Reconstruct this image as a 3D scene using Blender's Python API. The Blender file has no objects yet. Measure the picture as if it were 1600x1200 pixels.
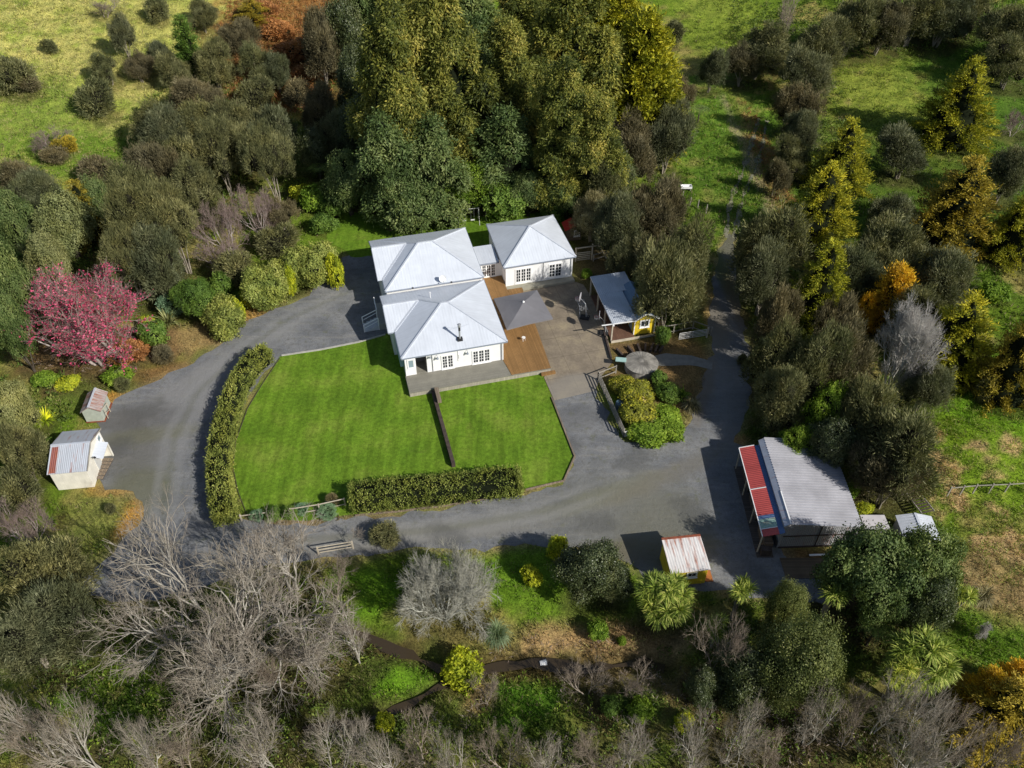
import bpy, math, random
import numpy as np
from mathutils import Vector, Matrix, geometry
R=math.radians
random.seed(7)
sc=bpy.context.scene
col=sc.collection
# ------------------------------------------------------------------ camera
H=58.0; F=1294.0; PITCH=R(43.4)
CP,SP=math.cos(PITCH),math.sin(PITCH)
cam=bpy.data.cameras.new("camera"); co=bpy.data.objects.new("camera",cam); col.objects.link(co)
co.location=(0,0,H); co.rotation_euler=(R(90)-PITCH,0,0)
cam.sensor_width=36; cam.lens=F*36/1600; cam.clip_end=5000; cam.clip_start=1
sc.camera=co
# ------------------------------------------------------------------ terrain shape
def sstep(t):
    t=np.clip(t,0,1); return t*t*(3-2*t)
_vt={}
def vnoise(x,y,s,seed=0):
    x=np.asarray(x,float)/s; y=np.asarray(y,float)/s
    if seed not in _vt: _vt[seed]=np.random.RandomState(seed+11).rand(256,256)
    T=_vt[seed]
    xi=np.floor(x).astype(int); yi=np.floor(y).astype(int); fx=x-xi; fy=y-yi
    fx=fx*fx*(3-2*fx); fy=fy*fy*(3-2*fy)
    a=T[xi%256,yi%256]; b=T[(xi+1)%256,yi%256]; c=T[xi%256,(yi+1)%256]; d=T[(xi+1)%256,(yi+1)%256]
    return (a*(1-fx)+b*fx)*(1-fy)+(c*(1-fx)+d*fx)*fy
def hz(x,y):
    x=np.asarray(x,float); y=np.asarray(y,float)
    d1=-.6*x+.8*y-97
    d2=.7*x+.7*y-112
    z=15*sstep(d1/95)+9*sstep(d2/90)
    far=sstep((np.hypot(x,y-80)-170)/500)
    z=z+far*55*vnoise(x,y,160,3)
    return z
def at(px,py,zr=0.0):
    u=(px-800)/F; v=-(py-600)/F
    d=(u,CP+v*SP,-SP+v*CP)
    t=(zr-H)/d[2]
    for _ in range(25):
        z=float(hz(d[0]*t,d[1]*t))+zr
        t=t*.5+.5*(z-H)/d[2]
    return (d[0]*t,d[1]*t)
def rng_at(x,y,z): return y*CP-(z-H)*SP
# ------------------------------------------------------------------ node helpers
class N:
    def __init__(s,name):
        s.m=bpy.data.materials.new(name); s.m.use_nodes=True; s.t=s.m.node_tree; s.t.nodes.clear()
        s.out=s.n('ShaderNodeOutputMaterial')
    def n(s,typ,**k):
        o=s.t.nodes.new(typ)
        for a,b in k.items():
            if a.startswith('i_'):
                key=a[2:]; key=int(key) if key.isdigit() else key.replace('_',' ')
                if hasattr(b,'is_output'): s.t.links.new(b,o.inputs[key])
                else: o.inputs[key].default_value=b
            else: setattr(o,a,b)
        return o
    def l(s,a,b): s.t.links.new(a,b)
    def pos(s): return s.n('ShaderNodeNewGeometry').outputs['Position']
    def noise(s,scale,detail=4,vec=None,rough=.55):
        o=s.n('ShaderNodeTexNoise'); o.inputs['Scale'].default_value=scale; o.inputs['Detail'].default_value=detail; o.inputs['Roughness'].default_value=rough
        s.l(vec if vec is not None else s.pos(),o.inputs['Vector']); return o.outputs['Fac']
    def ramp(s,fac,stops):
        o=s.n('ShaderNodeValToRGB'); e=o.color_ramp.elements
        while len(e)<len(stops): e.new(.5)
        for q,(p,c) in zip(e,stops):
            q.position=p; q.color=(c if len(c)==4 else (*c,1)) if hasattr(c,'__len__') else (c,c,c,1)
        s.l(fac,o.inputs[0]); return o.outputs[0]
    def mix(s,f,a,b,blend='MIX'):
        o=s.n('ShaderNodeMix',data_type='RGBA',blend_type=blend)
        for k,v in ((0,f),(6,a),(7,b)):
            if hasattr(v,'is_output'): s.l(v,o.inputs[k])
            else: o.inputs[k].default_value=(*v,1) if hasattr(v,'__len__') and len(v)==3 else v
        return o.outputs[2]
    def math(s,op,a,b=0.0,c=0.0):
        o=s.n('ShaderNodeMath',operation=op)
        for k,v in enumerate((a,b,c)):
            if hasattr(v,'is_output'): s.l(v,o.inputs[k])
            else: o.inputs[k].default_value=v
        return o.outputs[0]
    def uv(s):
        o=s.n('ShaderNodeUVMap'); o.uv_map='UVMap'; p=s.n('ShaderNodeSeparateXYZ'); s.l(o.outputs[0],p.inputs[0]); return p.outputs[0],p.outputs[1],o.outputs[0]
    def attr(s,name):
        o=s.n('ShaderNodeAttribute'); o.attribute_name=name; return o
    def bump(s,h,strength=.5,dist=.02):
        o=s.n('ShaderNodeBump'); o.inputs['Strength'].default_value=strength; o.inputs['Distance'].default_value=dist; s.l(h,o.inputs['Height']); return o.outputs[0]
    def fin(s,colr,rough=.8,normal=None,metal=0.0,spec=.3):
        p=s.n('ShaderNodeBsdfPrincipled')
        for k,v in (('Base Color',colr),('Roughness',rough),('Metallic',metal),('Specular IOR Level',spec)):
            if hasattr(v,'is_output'): s.l(v,p.inputs[k])
            else: p.inputs[k].default_value=(*v,1) if hasattr(v,'__len__') and len(v)==3 else v
        if normal is not None: s.l(normal,p.inputs['Normal'])
        s.l(p.outputs[0],s.out.inputs[0]); return s.m
def plain(name,c,rough=.7,var=.25,scale=2.5,metal=0,spec=.3):
    s=N(name); f=s.noise(scale,5)
    k=s.ramp(f,[(.3,tuple(x*(1-var) for x in c)),(.7,tuple(min(1,x*(1+var*.6)) for x in c))])
    return s.fin(k,rough,s.bump(s.noise(scale*12,3),.15,.01),metal,spec)
def planks(name,c,width=.14,along='v',var=.3,rough=.75,gap=.35):
    """boards: stripes across one uv axis, each board its own tone"""
    s=N(name); u,v,uvv=s.uv(); a=u if along=='v' else v
    q=s.math('DIVIDE',a,width); fl=s.math('FLOOR',q); fr=s.math('FRACT',q)
    w=s.n('ShaderNodeTexWhiteNoise',noise_dimensions='1D'); s.l(fl,w.inputs['W'])
    tone=s.ramp(w.outputs[0],[(0,tuple(x*(1-var) for x in c)),(1,tuple(x*(1+var*.5) for x in c))])
    tone=s.mix(s.ramp(s.noise(1.3,6),[(.35,0.0),(.75,.55)]),tone,tuple(x*.6 for x in c))
    edge=s.math('LESS_THAN',s.math('ABSOLUTE',s.math('SUBTRACT',fr,.5)),.45)
    k=s.mix(edge,tuple(x*gap for x in c),tone)
    return s.fin(k,rough,s.bump(edge,.5,.01))
def sheetmetal(name,c,period=.076*2,rust=0.0,rough=.42,metal=.25,strength=.6,dist=.02,seed=0.0,wear=.12,rustc=(.24,.07,.03)):
    s=N(name); u,v,uvv=s.uv()
    wv=s.math('SINE',s.math('MULTIPLY',u,2*math.pi/period))
    n1=s.noise(.6,5); n2=s.noise(4,4)
    k=s.ramp(n1,[(.3,tuple(x*(1-wear) for x in c)),(.7,tuple(min(1,x*(1+wear*.5)) for x in c))])
    # run lines and lap joints
    mp=s.n('ShaderNodeMapping'); mp.inputs['Scale'].default_value=(3,.25,1); mp.inputs['Location'].default_value=(seed,seed,0); s.l(uvv,mp.inputs[0])
    st=s.noise(1.6,4,mp.outputs[0])
    k=s.mix(s.ramp(st,[(.45,0.0),(.75,.35)]),k,tuple(x*.7 for x in c))
    if rust>0:
        mp2=s.n('ShaderNodeMapping'); mp2.inputs['Scale'].default_value=(3.4,.42,1); mp2.inputs['Location'].default_value=(seed,seed*2,0); s.l(uvv,mp2.inputs[0])
        rn=s.noise(1.1,6,mp2.outputs[0],.65)
        rm=s.ramp(rn,[(.60-rust*.35,0.0),(.76-rust*.35,.85)])
        k=s.mix(rm,k,s.ramp(n2,[(.3,rustc),(.7,tuple(x*1.9 for x in rustc))]))
    return s.fin(k,rough,s.bump(wv,strength,dist),metal,.4)
MAT={}
MAT['white']=plain('white paint',(.84,.835,.82),.5,.05)
def boards():
    s=N('white weatherboard'); u,v,_=s.uv(); fr=s.math('FRACT',s.math('DIVIDE',v,.17))
    k=s.ramp(s.noise(.9,6),[(.25,(.80,.795,.78)),(.7,(.87,.865,.855))])
    k=s.mix(s.ramp(fr,[(0,.35),(.10,0.0)]),k,(.45,.45,.45))
    return s.fin(k,.5,s.bump(fr,.35,.015))
MAT['boards']=boards()
MAT['zinc']=sheetmetal('pale blue grey roofing steel',(.68,.715,.77),.30,0,.45,.12,.22,.012,wear=.09)
MAT['zinc_cap']=plain('ridge flashing',(.70,.73,.78),.4,.08,metal=.3)
MAT['gutter']=plain('grey gutter',(.25,.28,.33),.5,.1)
MAT['deckgrey']=planks('weathered grey deck boards',(.26,.245,.20),.14,'h',.10)
MAT['deckbrown']=planks('oiled brown deck boards',(.30,.165,.06),.14,'v',.22)
MAT['skirt']=planks('pale timber skirting slats',(.42,.38,.31),.16,'v',.15)
MAT['glass']=N('dark window glass').fin((.025,.03,.035),.08,spec=.6)
MAT['lightglass']=N('pale window glass').fin((.25,.33,.36),.1,spec=.6)
MAT['black']=plain('black steel',(.03,.03,.032),.5,.3)
MAT['steel']=plain('galvanised steel',(.42,.43,.44),.4,.15,metal=.4)
MAT['canvas']=plain('grey umbrella canvas',(.185,.18,.19),.85,.10,.8)
MAT['timber']=planks('weathered timber',(.27,.21,.15),.2,'v',.3)
MAT['darktimber']=plain('dark stained timber',(.075,.055,.045),.85,.35,3)
MAT['greytimber']=plain('silvered fence timber',(.34,.31,.26),.85,.3,3)
MAT['paletimber']=plain('pale sawn timber',(.50,.44,.34),.8,.2,3)
MAT['yellow']=planks('yellow painted boards',(.80,.58,.035),.16,'v',.07,.6,.6)
MAT['cream']=planks('cream painted boards',(.82,.78,.68),.2,'v',.03,.6,.85)
MAT['rustroof']=sheetmetal('rusted corrugated iron',(.46,.43,.41),.16,.50,.75,.05,.8,.02,3.7,rustc=(.20,.065,.035))
MAT['hutroof']=sheetmetal('whitewashed corrugated iron with rust',(.72,.69,.66),.22,.32,.65,.05,.35,.02,8.1)
MAT['shedroof']=sheetmetal('aged galvanised roof',(.55,.58,.63),.16,.14,.5,.2,.5,.02,1.3)
MAT['rust']=plain('rusty iron',(.25,.075,.04),.85,.4,4)
MAT['barnroof']=sheetmetal('ribbed pale steel roof',(.50,.50,.54),.28,.0,.45,.15,1.0,.07,2.2,.12)
MAT['barnwall']=sheetmetal('dull corrugated wall iron',(.36,.36,.37),.16,.12,.6,.1,.8,.02,5)
MAT['red']=sheetmetal('faded red roofing iron',(.50,.085,.075),.20,0,.6,.05,.6,.02,6,.22)
MAT['blueiron_shade']=sheetmetal('blue roofing iron and painted strip shade',(.10,.17,.32),.2,0,.6,.05,.6,.02)
MAT['greeniron']=sheetmetal('washed out green roofing iron',(.28,.42,.35),.2,.12,.6,.05,.6,.02,4)
MAT['clear']=sheetmetal('pale blue pergola roofing',(.58,.62,.68),.2,0,.4,.1,.6,.02,7,.15)
MAT['blueroof']=sheetmetal('blue cabin roof',(.16,.24,.34),.2,0,.45,.1,.6,.02)
MAT['soil']=plain('bare brown soil',(.2,.14,.08),.95,.4,1.5)
MAT['greenwall']=plain('pale green boards',(.42,.45,.38),.7,.15)
MAT['orange']=plain('orange painted sheet',(.42,.15,.04),.6,.15)
MAT['redplastic']=plain('red playhouse roof',(.60,.05,.04),.5,.15)
MAT['pink']=plain('pink net rim',(.65,.25,.30),.6,.2)
MAT['stone']=plain('grey stone',(.33,.31,.28),.9,.35,2)
# ------------------------------------------------------------------ mesh builder
class MB:
    def __init__(s): s.v=[]; s.f=[]; s.mi=[]; s.M=None
    def p(s,pt):
        s.v.append(tuple(s.M@Vector(pt)) if s.M is not None else tuple(pt)); return len(s.v)-1
    def poly(s,pts,m=0): s.f.append([s.p(q) for q in pts]); s.mi.append(m); return s
    def slab(s,pts,t=.05,m=0):
        """a sheet of thickness t under the given polygon"""
        a=[Vector(q) for q in pts]; n=(a[1]-a[0]).cross(a[2]-a[0]).normalized()
        if n.z<0: a=a[::-1]
        b=[q-Vector((0,0,t)) for q in a]; k=len(a)
        s.poly(a,m); s.poly(b[::-1],m)
        for i in range(k): s.poly([a[i],b[i],b[(i+1)%k],a[(i+1)%k]],m)
        return s
    def box(s,x0,x1,y0,y1,z0,z1,m=0):
        c=[(x0,y0,z0),(x1,y0,z0),(x1,y1,z0),(x0,y1,z0),(x0,y0,z1),(x1,y0,z1),(x1,y1,z1),(x0,y1,z1)]
        for q in ((0,3,2,1),(4,5,6,7),(0,1,5,4),(1,2,6,5),(2,3,7,6),(3,0,4,7)): s.poly([c[i] for i in q],m)
        return s
    def bar(s,p,q,w=.1,h=.1,m=0):
        p=Vector(p); q=Vector(q); d=(q-p).normalized()
        up=Vector((0,0,1)) if abs(d.z)<.95 else Vector((0,1,0))
        sd=d.cross(up).normalized()*w/2; uu=sd.cross(d).normalized()*h/2
        c=[p-sd-uu,p+sd-uu,p+sd+uu,p-sd+uu,q-sd-uu,q+sd-uu,q+sd+uu,q-sd+uu]
        for k in ((0,1,2,3),(7,6,5,4),(0,4,5,1),(1,5,6,2),(2,6,7,3),(3,7,4,0)): s.poly([c[i] for i in k],m)
        return s
    def tube(s,pts,rad,n=8,m=0,caps=True):
        rings=[]
        for i,p in enumerate(pts):
            p=Vector(p); a=Vector(pts[max(0,i-1)]); b=Vector(pts[min(len(pts)-1,i+1)]); d=(b-a).normalized()
            up=Vector((0,0,1)) if abs(d.z)<.9 else Vector((1,0,0))
            e=d.cross(up).normalized(); g=e.cross(d); r=rad[i] if hasattr(rad,'__len__') else rad
            rings.append([s.p(p+(e*math.cos(2*math.pi*k/n)+g*math.sin(2*math.pi*k/n))*r) for k in range(n)])
        for i in range(len(rings)-1):
            for k in range(n):
                s.f.append([rings[i][k],rings[i][(k+1)%n],rings[i+1][(k+1)%n],rings[i+1][k]]); s.mi.append(m)
        if caps: s.f.append(rings[0][::-1]); s.mi.append(m); s.f.append(rings[-1][:]); s.mi.append(m)
        return s
    def build(s,name,mats,parent=None,smooth=False):
        if not isinstance(mats,(list,tuple)): mats=[mats]
        me=bpy.data.meshes.new(name); me.from_pydata(s.v,[],s.f)
        for m in mats: me.materials.append(m)
        me.polygons.foreach_set('material_index',s.mi)
        uvl=me.uv_layers.new(name='UVMap')
        uv=np.zeros(len(me.loops)*2)
        for pl in me.polygons:
            n=pl.normal
            a=Vector((0,0,1)).cross(n)
            a=Vector((1,0,0)) if a.length<.05 else a.normalized()
            b=n.cross(a)
            for li in pl.loop_indices:
                c=me.vertices[me.loops[li].vertex_index].co
                uv[2*li]=c.dot(a); uv[2*li+1]=c.dot(b)
        uvl.data.foreach_set('uv',uv)
        if smooth: me.polygons.foreach_set('use_smooth',[True]*len(me.polygons))
        me.update()
        o=bpy.data.objects.new(name,me); col.objects.link(o)
        if parent: o.parent=parent
        return o
def tag(o,label,cat=None,group=None,kind=None):
    if label: o['label']=label
    if cat: o['category']=cat
    if group: o['group']=group
    if kind: o['kind']=kind
    return o
def empty(name,loc,rz=0,label=None,cat=None,group=None):
    o=bpy.data.objects.new(name,None); col.objects.link(o); o.location=loc; o.rotation_euler=(0,0,rz); o.empty_display_size=.3
    return tag(o,label,cat,group)
def copytree(o,parent=None):
    c=o.copy(); col.objects.link(c)
    if parent: c.parent=parent
    for ch in [x for x in o.children]: copytree(ch,c)
    return c
def npmesh(name,V,Fq,mats,tint=None,mi=None,smooth=False):
    """V (n,3), Fq (m,4) or (m,3) numpy"""
    me=bpy.data.meshes.new(name)
    V=np.asarray(V,np.float32); nf,k=Fq.shape
    me.vertices.add(len(V)); me.vertices.foreach_set('co',V.ravel())
    me.loops.add(nf*k); me.loops.foreach_set('vertex_index',Fq.astype(np.int32).ravel())
    me.polygons.add(nf); me.polygons.foreach_set('loop_start',np.arange(0,nf*k,k,dtype=np.int32))
    for m in mats: me.materials.append(m)
    if mi is not None: me.polygons.foreach_set('material_index',mi.astype(np.int32))
    if smooth: me.polygons.foreach_set('use_smooth',np.ones(nf,bool))
    me.update(calc_edges=True)
    if tint is not None:
        a=me.attributes.new('tint','FLOAT','FACE'); a.data.foreach_set('value',tint.astype(np.float32))
    return me
# ------------------------------------------------------------------ outlines on the ground
def W(u,v,a=R(14.4),o=(-11.01,61.47)): return (o[0]+u*math.cos(a)-v*math.sin(a),o[1]+u*math.sin(a)+v*math.cos(a))
def P2(lst): return [at(*q) for q in lst]
DRIVE=P2([(118,912),(150,884),(185,852),(212,822),(222,795),(205,772),(165,765),(150,740),(150,690),(158,650),(170,632),(200,612),(250,590),(290,572),(330,547),(358,524),(390,500),(440,480),(480,460),(520,432),(534,402),(560,390),(640,390),(660,500),(612,524),(560,537),(500,549),(440,560),(410,590),(385,630),(352,690),(350,760),(365,810),(420,818),(480,816),(540,812),(600,806),(700,792),(820,771),(878,757),(897,716),(880,670),(858,622),(900,610),(930,606),(948,645),(966,684),(1000,692),(1035,696),(1068,676),(1086,645),(1100,600),(1108,560),(1112,520),(1110,480),(1114,445),(1120,415),(1126,390),(1132,372),(1141,364),(1149,374),(1150,410),(1154,450),(1162,500),(1172,560),(1170,620),(1160,665),(1146,690),(1190,700),(1220,820),(1235,880),(1290,890),(1330,905),(1300,935),(1230,940),(1180,935),(1120,925),(1070,915),(1010,900),(985,878),(930,862),(870,850),(820,852),(790,856),(740,862),(650,858),(560,866),(520,874),(440,885),(360,905),(300,925),(200,940),(130,935)])
LAWN=P2([(437,557),(500,547),(560,535),(604,521),(660,500),(680,560),(830,540),(846,583),(862,622),(896,715),(879,752),(820,765),(540,805),(480,814),(415,812),(385,803),(372,770),(363,730),(368,690),(385,640),(410,597)])
LAWN2=P2([(513,350),(535,332),(600,335),(650,341),(700,334),(760,338),(820,332),(878,334),(888,350),(880,380),(760,430),(640,400),(575,400),(545,402),(536,388),(510,375)])
PATIO=[W(13.5,11.9),W(22.2,12.1),W(22.9,11.4),W(23.0,9.5),W(22.9,3.5),at(957,566),at(938,590),at(930,611),at(866,626),at(850,590),W(15.0,-1.5),W(14.9,5)]
def pip(px,py,poly):
    ins=np.zeros(px.shape,bool); n=len(poly)
    for i in range(n):
        x1,y1=poly[i]; x2,y2=poly[(i+1)%n]
        if y1==y2: continue
        c=((y1>py)!=(y2>py))&(px<(x2-x1)*(py-y1)/(y2-y1)+x1); ins^=c
    return ins
def pdist(px,py,poly,closed=True):
    d=np.full(px.shape,1e9); n=len(poly)
    for i in range(n if closed else n-1):
        x1,y1=poly[i]; x2,y2=poly[(i+1)%n]; L2=(x2-x1)**2+(y2-y1)**2+1e-9
        t=np.clip(((px-x1)*(x2-x1)+(py-y1)*(y2-y1))/L2,0,1)
        d=np.minimum(d,(px-x1-t*(x2-x1))**2+(py-y1-t*(y2-y1))**2)
    return np.sqrt(d)
TRK=[P2([(1134,372),(1139,330),(1147,300),(1160,270),(1169,245),(1177,215),(1186,185)]),P2([(1147,372),(1155,330),(1165,297),(1178,268),(1187,243),(1193,215),(1198,188)])]
CREEK=P2([(520,975),(560,985),(600,1005),(640,1022),(672,1034),(700,1042),(740,1046),(790,1036),(830,1030),(870,1036),(920,1042),(960,1036),(1010,1030),(1040,1040)])
CREEK2=P2([(745,1046),(712,1058),(680,1072),(645,1092),(600,1112),(540,1128),(470,1135)])
def axis(lo,hi,st,ext):
    c=list(np.arange(lo,hi+st/2,st)); s=st; x=hi
    while x<ext: s*=1.25; x+=s; c.append(x)
    s=st; x=lo; pre=[]
    while x>-ext: s*=1.25; x-=s; pre.append(x)
    return np.array(pre[::-1]+c)
GX=axis(-95,95,.5,1800); GY=axis(8,175,.5,1800)
X,Y=np.meshgrid(GX,GY,indexing='ij')
near=(np.abs(X)<130)&(Y>-10)&(Y<230)
def dfield(polys,closed=True):
    d=np.full(X.shape,99.); d[near]=np.min([pdist(X[near],Y[near],p,closed) for p in polys],axis=0); return d
def ins(poly):
    m=np.zeros(X.shape,bool); m[near]=pip(X[near],Y[near],poly); return m
inD=ins(DRIVE); inL=ins(LAWN)|ins(LAWN2); inP=ins(PATIO)
dD=dfield([DRIVE]); dAll=dfield([DRIVE,LAWN,LAWN2,PATIO]); inAll=inD|inL|inP
sd=np.where(inAll,-dAll,dAll)
dC=dfield([CREEK,CREEK2],False)
rough=sstep((sd-.6)/2.5)*sstep((dfield(TRK,False)-.6)/2)
house_clear=sstep((np.hypot(X-4,Y-72)-21)/4)
Z=hz(X,Y)+rough*house_clear*(.35*(vnoise(X,Y,1.7,5)-.5)+.22*(vnoise(X,Y,.8,6)-.5)+.8*(vnoise(X,Y,9,8)-.5)*sstep((sd-4)/8))
Z-= .65*np.exp(-(dC/.9)**2)
# ground colours: painted by place, broken up again in the material
def lerp(C,m,c): 
    m=m[...,None]; return C*(1-m)+np.array(c)*m
n1=vnoise(X,Y,6,21); n2=vnoise(X,Y,2.2,22); n3=vnoise(X,Y,1.0,23); n4=vnoise(X,Y,22,24)
grass=np.array((.082,.135,.016)); straw=np.array((.27,.225,.105)); lush=np.array((.062,.135,.012)); litter=np.array((.032,.028,.016)); brown=np.array((.13,.095,.055)); rustc=np.array((.15,.07,.022)); orange=np.array((.36,.20,.06))
C=np.zeros(X.shape+(3,))+grass
C=lerp(C,sstep((n1*.5+n2*.35+n3*.25-.48)/.22)*.75,straw*.8)
def blob(px,py,rx,ry,c,k=1.0,sharp=.35,nz=.45):
    global C
    x0,y0=at(px,py); r=rng_at(x0,y0,0); s=r/F
    a=math.hypot(H,y0); sn=H/a
    q=np.sqrt(((X-x0)/(rx*s))**2+((Y-y0)/(ry*s/sn))**2)+ (n2-.5)*nz+(n3-.5)*nz*.7
    C=lerp(C,k*(1-sstep((q-1+sharp)/(2*sharp))),c)
# hill paddock upper left: pale dry grass over green
blob(190,90,330,150,(.20,.25,.06),.88,.5); blob(120,60,140,60,(.34,.32,.14),.7,.5,2.2); blob(110,170,150,40,(.32,.30,.13),.65,.4,2.2); blob(60,190,90,50,(.085,.15,.02),.8,.4,.8)
blob(240,240,70,40,(.10,.15,.025),.7); blob(330,30,120,60,(.28,.29,.10),.75,.4,1.2); blob(150,250,120,30,(.08,.15,.018),.8)
blob(450,60,110,90,(.17,.085,.035),.95,.3,.6); blob(480,90,50,40,(.16,.075,.03),.9)
# paddocks right
blob(1130,40,70,60,(.13,.18,.03),.9); blob(1400,160,130,90,(.16,.20,.04),.9,.35,1.0); blob(1150,235,90,120,(.08,.16,.022),.95); blob(1560,120,120,120,(.05,.11,.015),.9)
blob(1400,300,300,120,(.042,.08,.012),.8); blob(1545,700,130,130,(.12,.20,.018),.95); blob(1560,620,120,60,(.09,.19,.014),.9)
for q in ((1480,735,20,40),(1545,730,22,14),(1500,780,24,20),(1560,800,24,30),(1590,850,34,28),(1470,690,16,18),(1530,850,20,16),(1510,700,26,8),(1450,760,12,30),(1580,700,20,14)): blob(*q,(.33,.24,.15),.9,.3,1.9)
blob(1540,910,90,50,(.20,.15,.09),.9,.4,.7); blob(1545,1010,85,60,(.07,.14,.013),.95,.3,.6)
# beds and banks
blob(150,610,90,34,(.10,.16,.028),.8); blob(150,835,90,60,(.14,.16,.05),.9,.4,.8); blob(210,800,22,30,orange,.85,.4,1.2); blob(175,765,40,10,orange,.6)
blob(180,622,24,12,orange,.9,.4,.5); blob(255,585,50,16,(.27,.17,.07),.9,.4,.5); blob(300,530,60,26,(.22,.16,.09),.9,.4,.6); blob(395,492,24,12,orange,.75); blob(130,555,140,50,(.13,.075,.05),.85,.4,.6)
blob(1075,560,40,34,(.17,.11,.055),.95); blob(1060,600,70,50,(.15,.105,.055),.95); blob(1000,570,70,40,(.13,.09,.05),.9); blob(1000,545,60,20,(.11,.075,.05),.9); blob(930,420,40,50,(.10,.075,.05),.95)
blob(1105,470,14,50,(.30,.20,.09),.8,.4,.4); blob(1140,690,24,12,(.30,.16,.08),.8); blob(1245,880,90,26,(.12,.075,.04),.95); blob(1300,790,60,20,(.05,.08,.015),.9)
blob(1195,260,20,110,(.20,.13,.07),.8,.4,.7); blob(1170,250,9,100,(.24,.22,.16),.7,.4,.6)
blob(700,815,220,11,(.13,.10,.075),.9,.3,.4); blob(480,820,110,10,(.15,.11,.07),.9,.3,.4)
# foreground: creek flats
blob(800,1120,900,120,(.075,.105,.022),.8,.5,1.2); blob(840,905,95,60,(.085,.16,.016),.97,.25,.3); blob(900,950,85,45,(.085,.155,.016),.97,.25,.3)
blob(620,1045,80,42,(.075,.165,.012),.97,.25,.3); blob(560,930,70,40,(.075,.16,.012),.9,.3,.4); blob(790,1090,90,40,(.06,.14,.014),.9,.35,.6); blob(330,900,120,60,(.055,.09,.02),.8); blob(250,1110,180,60,(.045,.10,.012),.8,.5,1)
blob(900,1000,130,26,(.26,.18,.11),.9,.4,.7); blob(1010,1010,70,26,(.28,.20,.13),.9,.4,.7); blob(900,1040,190,22,(.09,.055,.03),.8,.4,.6); blob(740,1090,26,26,(.28,.20,.12),.85,.4,.6); blob(1020,1090,80,60,(.17,.125,.075),.8,.4,1); blob(1000,1105,40,30,(.06,.14,.02),.9,.4,.5); blob(600,1010,60,12,(.09,.06,.03),.9)
blob(1200,1150,140,60,(.06,.045,.03),.8)
blob(700,420,190,60,(.05,.08,.015),.5)
C=lerp(C,np.exp(-(dC/.9)**2)*.8,(.055,.05,.024))
# dust and dead grass along the gravel
e=np.where(inD,0,dD); C=lerp(C,(1-sstep(e/1.0))*.6*(~inL)*(.5+n3*.8).clip(0,1),(.17,.14,.10))
TREE_LITTER=[]     # filled by the planting below, applied in finish_ground()
def ground_material():
    s=N('wild grass and earth'); a=s.attr('gcol').outputs['Color']
    f1=s.noise(.9,6); f2=s.noise(5.5,5,rough=.7); f3=s.noise(.23,3); f4=s.noise(17,3,rough=.7)
    k=s.mix(1.0,a,s.ramp(f2,[(.28,.40),(.5,.95),(.72,1.65)]),'MULTIPLY')
    k=s.mix(1.0,k,s.ramp(f4,[(.3,.62),(.7,1.3)]),'MULTIPLY')
    k=s.mix(1.0,k,s.ramp(f1,[(.3,(.72,.74,.7)),(.7,(1.25,1.16,1.08))]),'MULTIPLY')
    hgt=s.math('ADD',s.math('MULTIPLY',f2,.6),s.math('MULTIPLY',f4,.4))
    return s.fin(k,.95,s.bump(hgt,.9,.22),spec=.1)
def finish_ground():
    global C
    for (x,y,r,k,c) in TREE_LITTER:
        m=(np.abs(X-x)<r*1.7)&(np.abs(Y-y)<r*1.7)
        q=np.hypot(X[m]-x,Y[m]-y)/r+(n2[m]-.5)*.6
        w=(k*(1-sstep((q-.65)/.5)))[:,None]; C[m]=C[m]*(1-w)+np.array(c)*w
    C=np.clip(C*np.array([1.72,1.66,1.3]),0,.6)
    n,mm=X.shape; idx=np.arange(n*mm).reshape(n,mm)
    Fq=np.stack([idx[:-1,:-1],idx[1:,:-1],idx[1:,1:],idx[:-1,1:]],-1).reshape(-1,4)
    me=npmesh('ground',np.stack([X,Y,Z-.012],-1).reshape(-1,3),Fq,[ground_material()],smooth=True)
    at_=me.color_attributes.new('gcol','FLOAT_COLOR','POINT')
    at_.data.foreach_set('color',np.concatenate([C.reshape(-1,3),np.ones((n*mm,1))],1).astype(np.float32).ravel())
    o=bpy.data.objects.new('ground',me); col.objects.link(o); o['kind']='structure'; o['label']='rough grass, leaf litter and bare earth of the valley floor and hillsides'
def zg(x,y):
    """height of the modelled ground"""
    i=int(np.clip(np.searchsorted(GX,x)-1,0,len(GX)-2)); j=int(np.clip(np.searchsorted(GY,y)-1,0,len(GY)-2))
    a=(x-GX[i])/(GX[i+1]-GX[i]); b=(y-GY[j])/(GY[j+1]-GY[j])
    return float(Z[i,j]*(1-a)*(1-b)+Z[i+1,j]*a*(1-b)+Z[i,j+1]*(1-a)*b+Z[i+1,j+1]*a*b)
def zgv(x,y):
    i=np.clip(np.searchsorted(GX,x)-1,0,len(GX)-2); j=np.clip(np.searchsorted(GY,y)-1,0,len(GY)-2)
    return Z[i,j]
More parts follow.
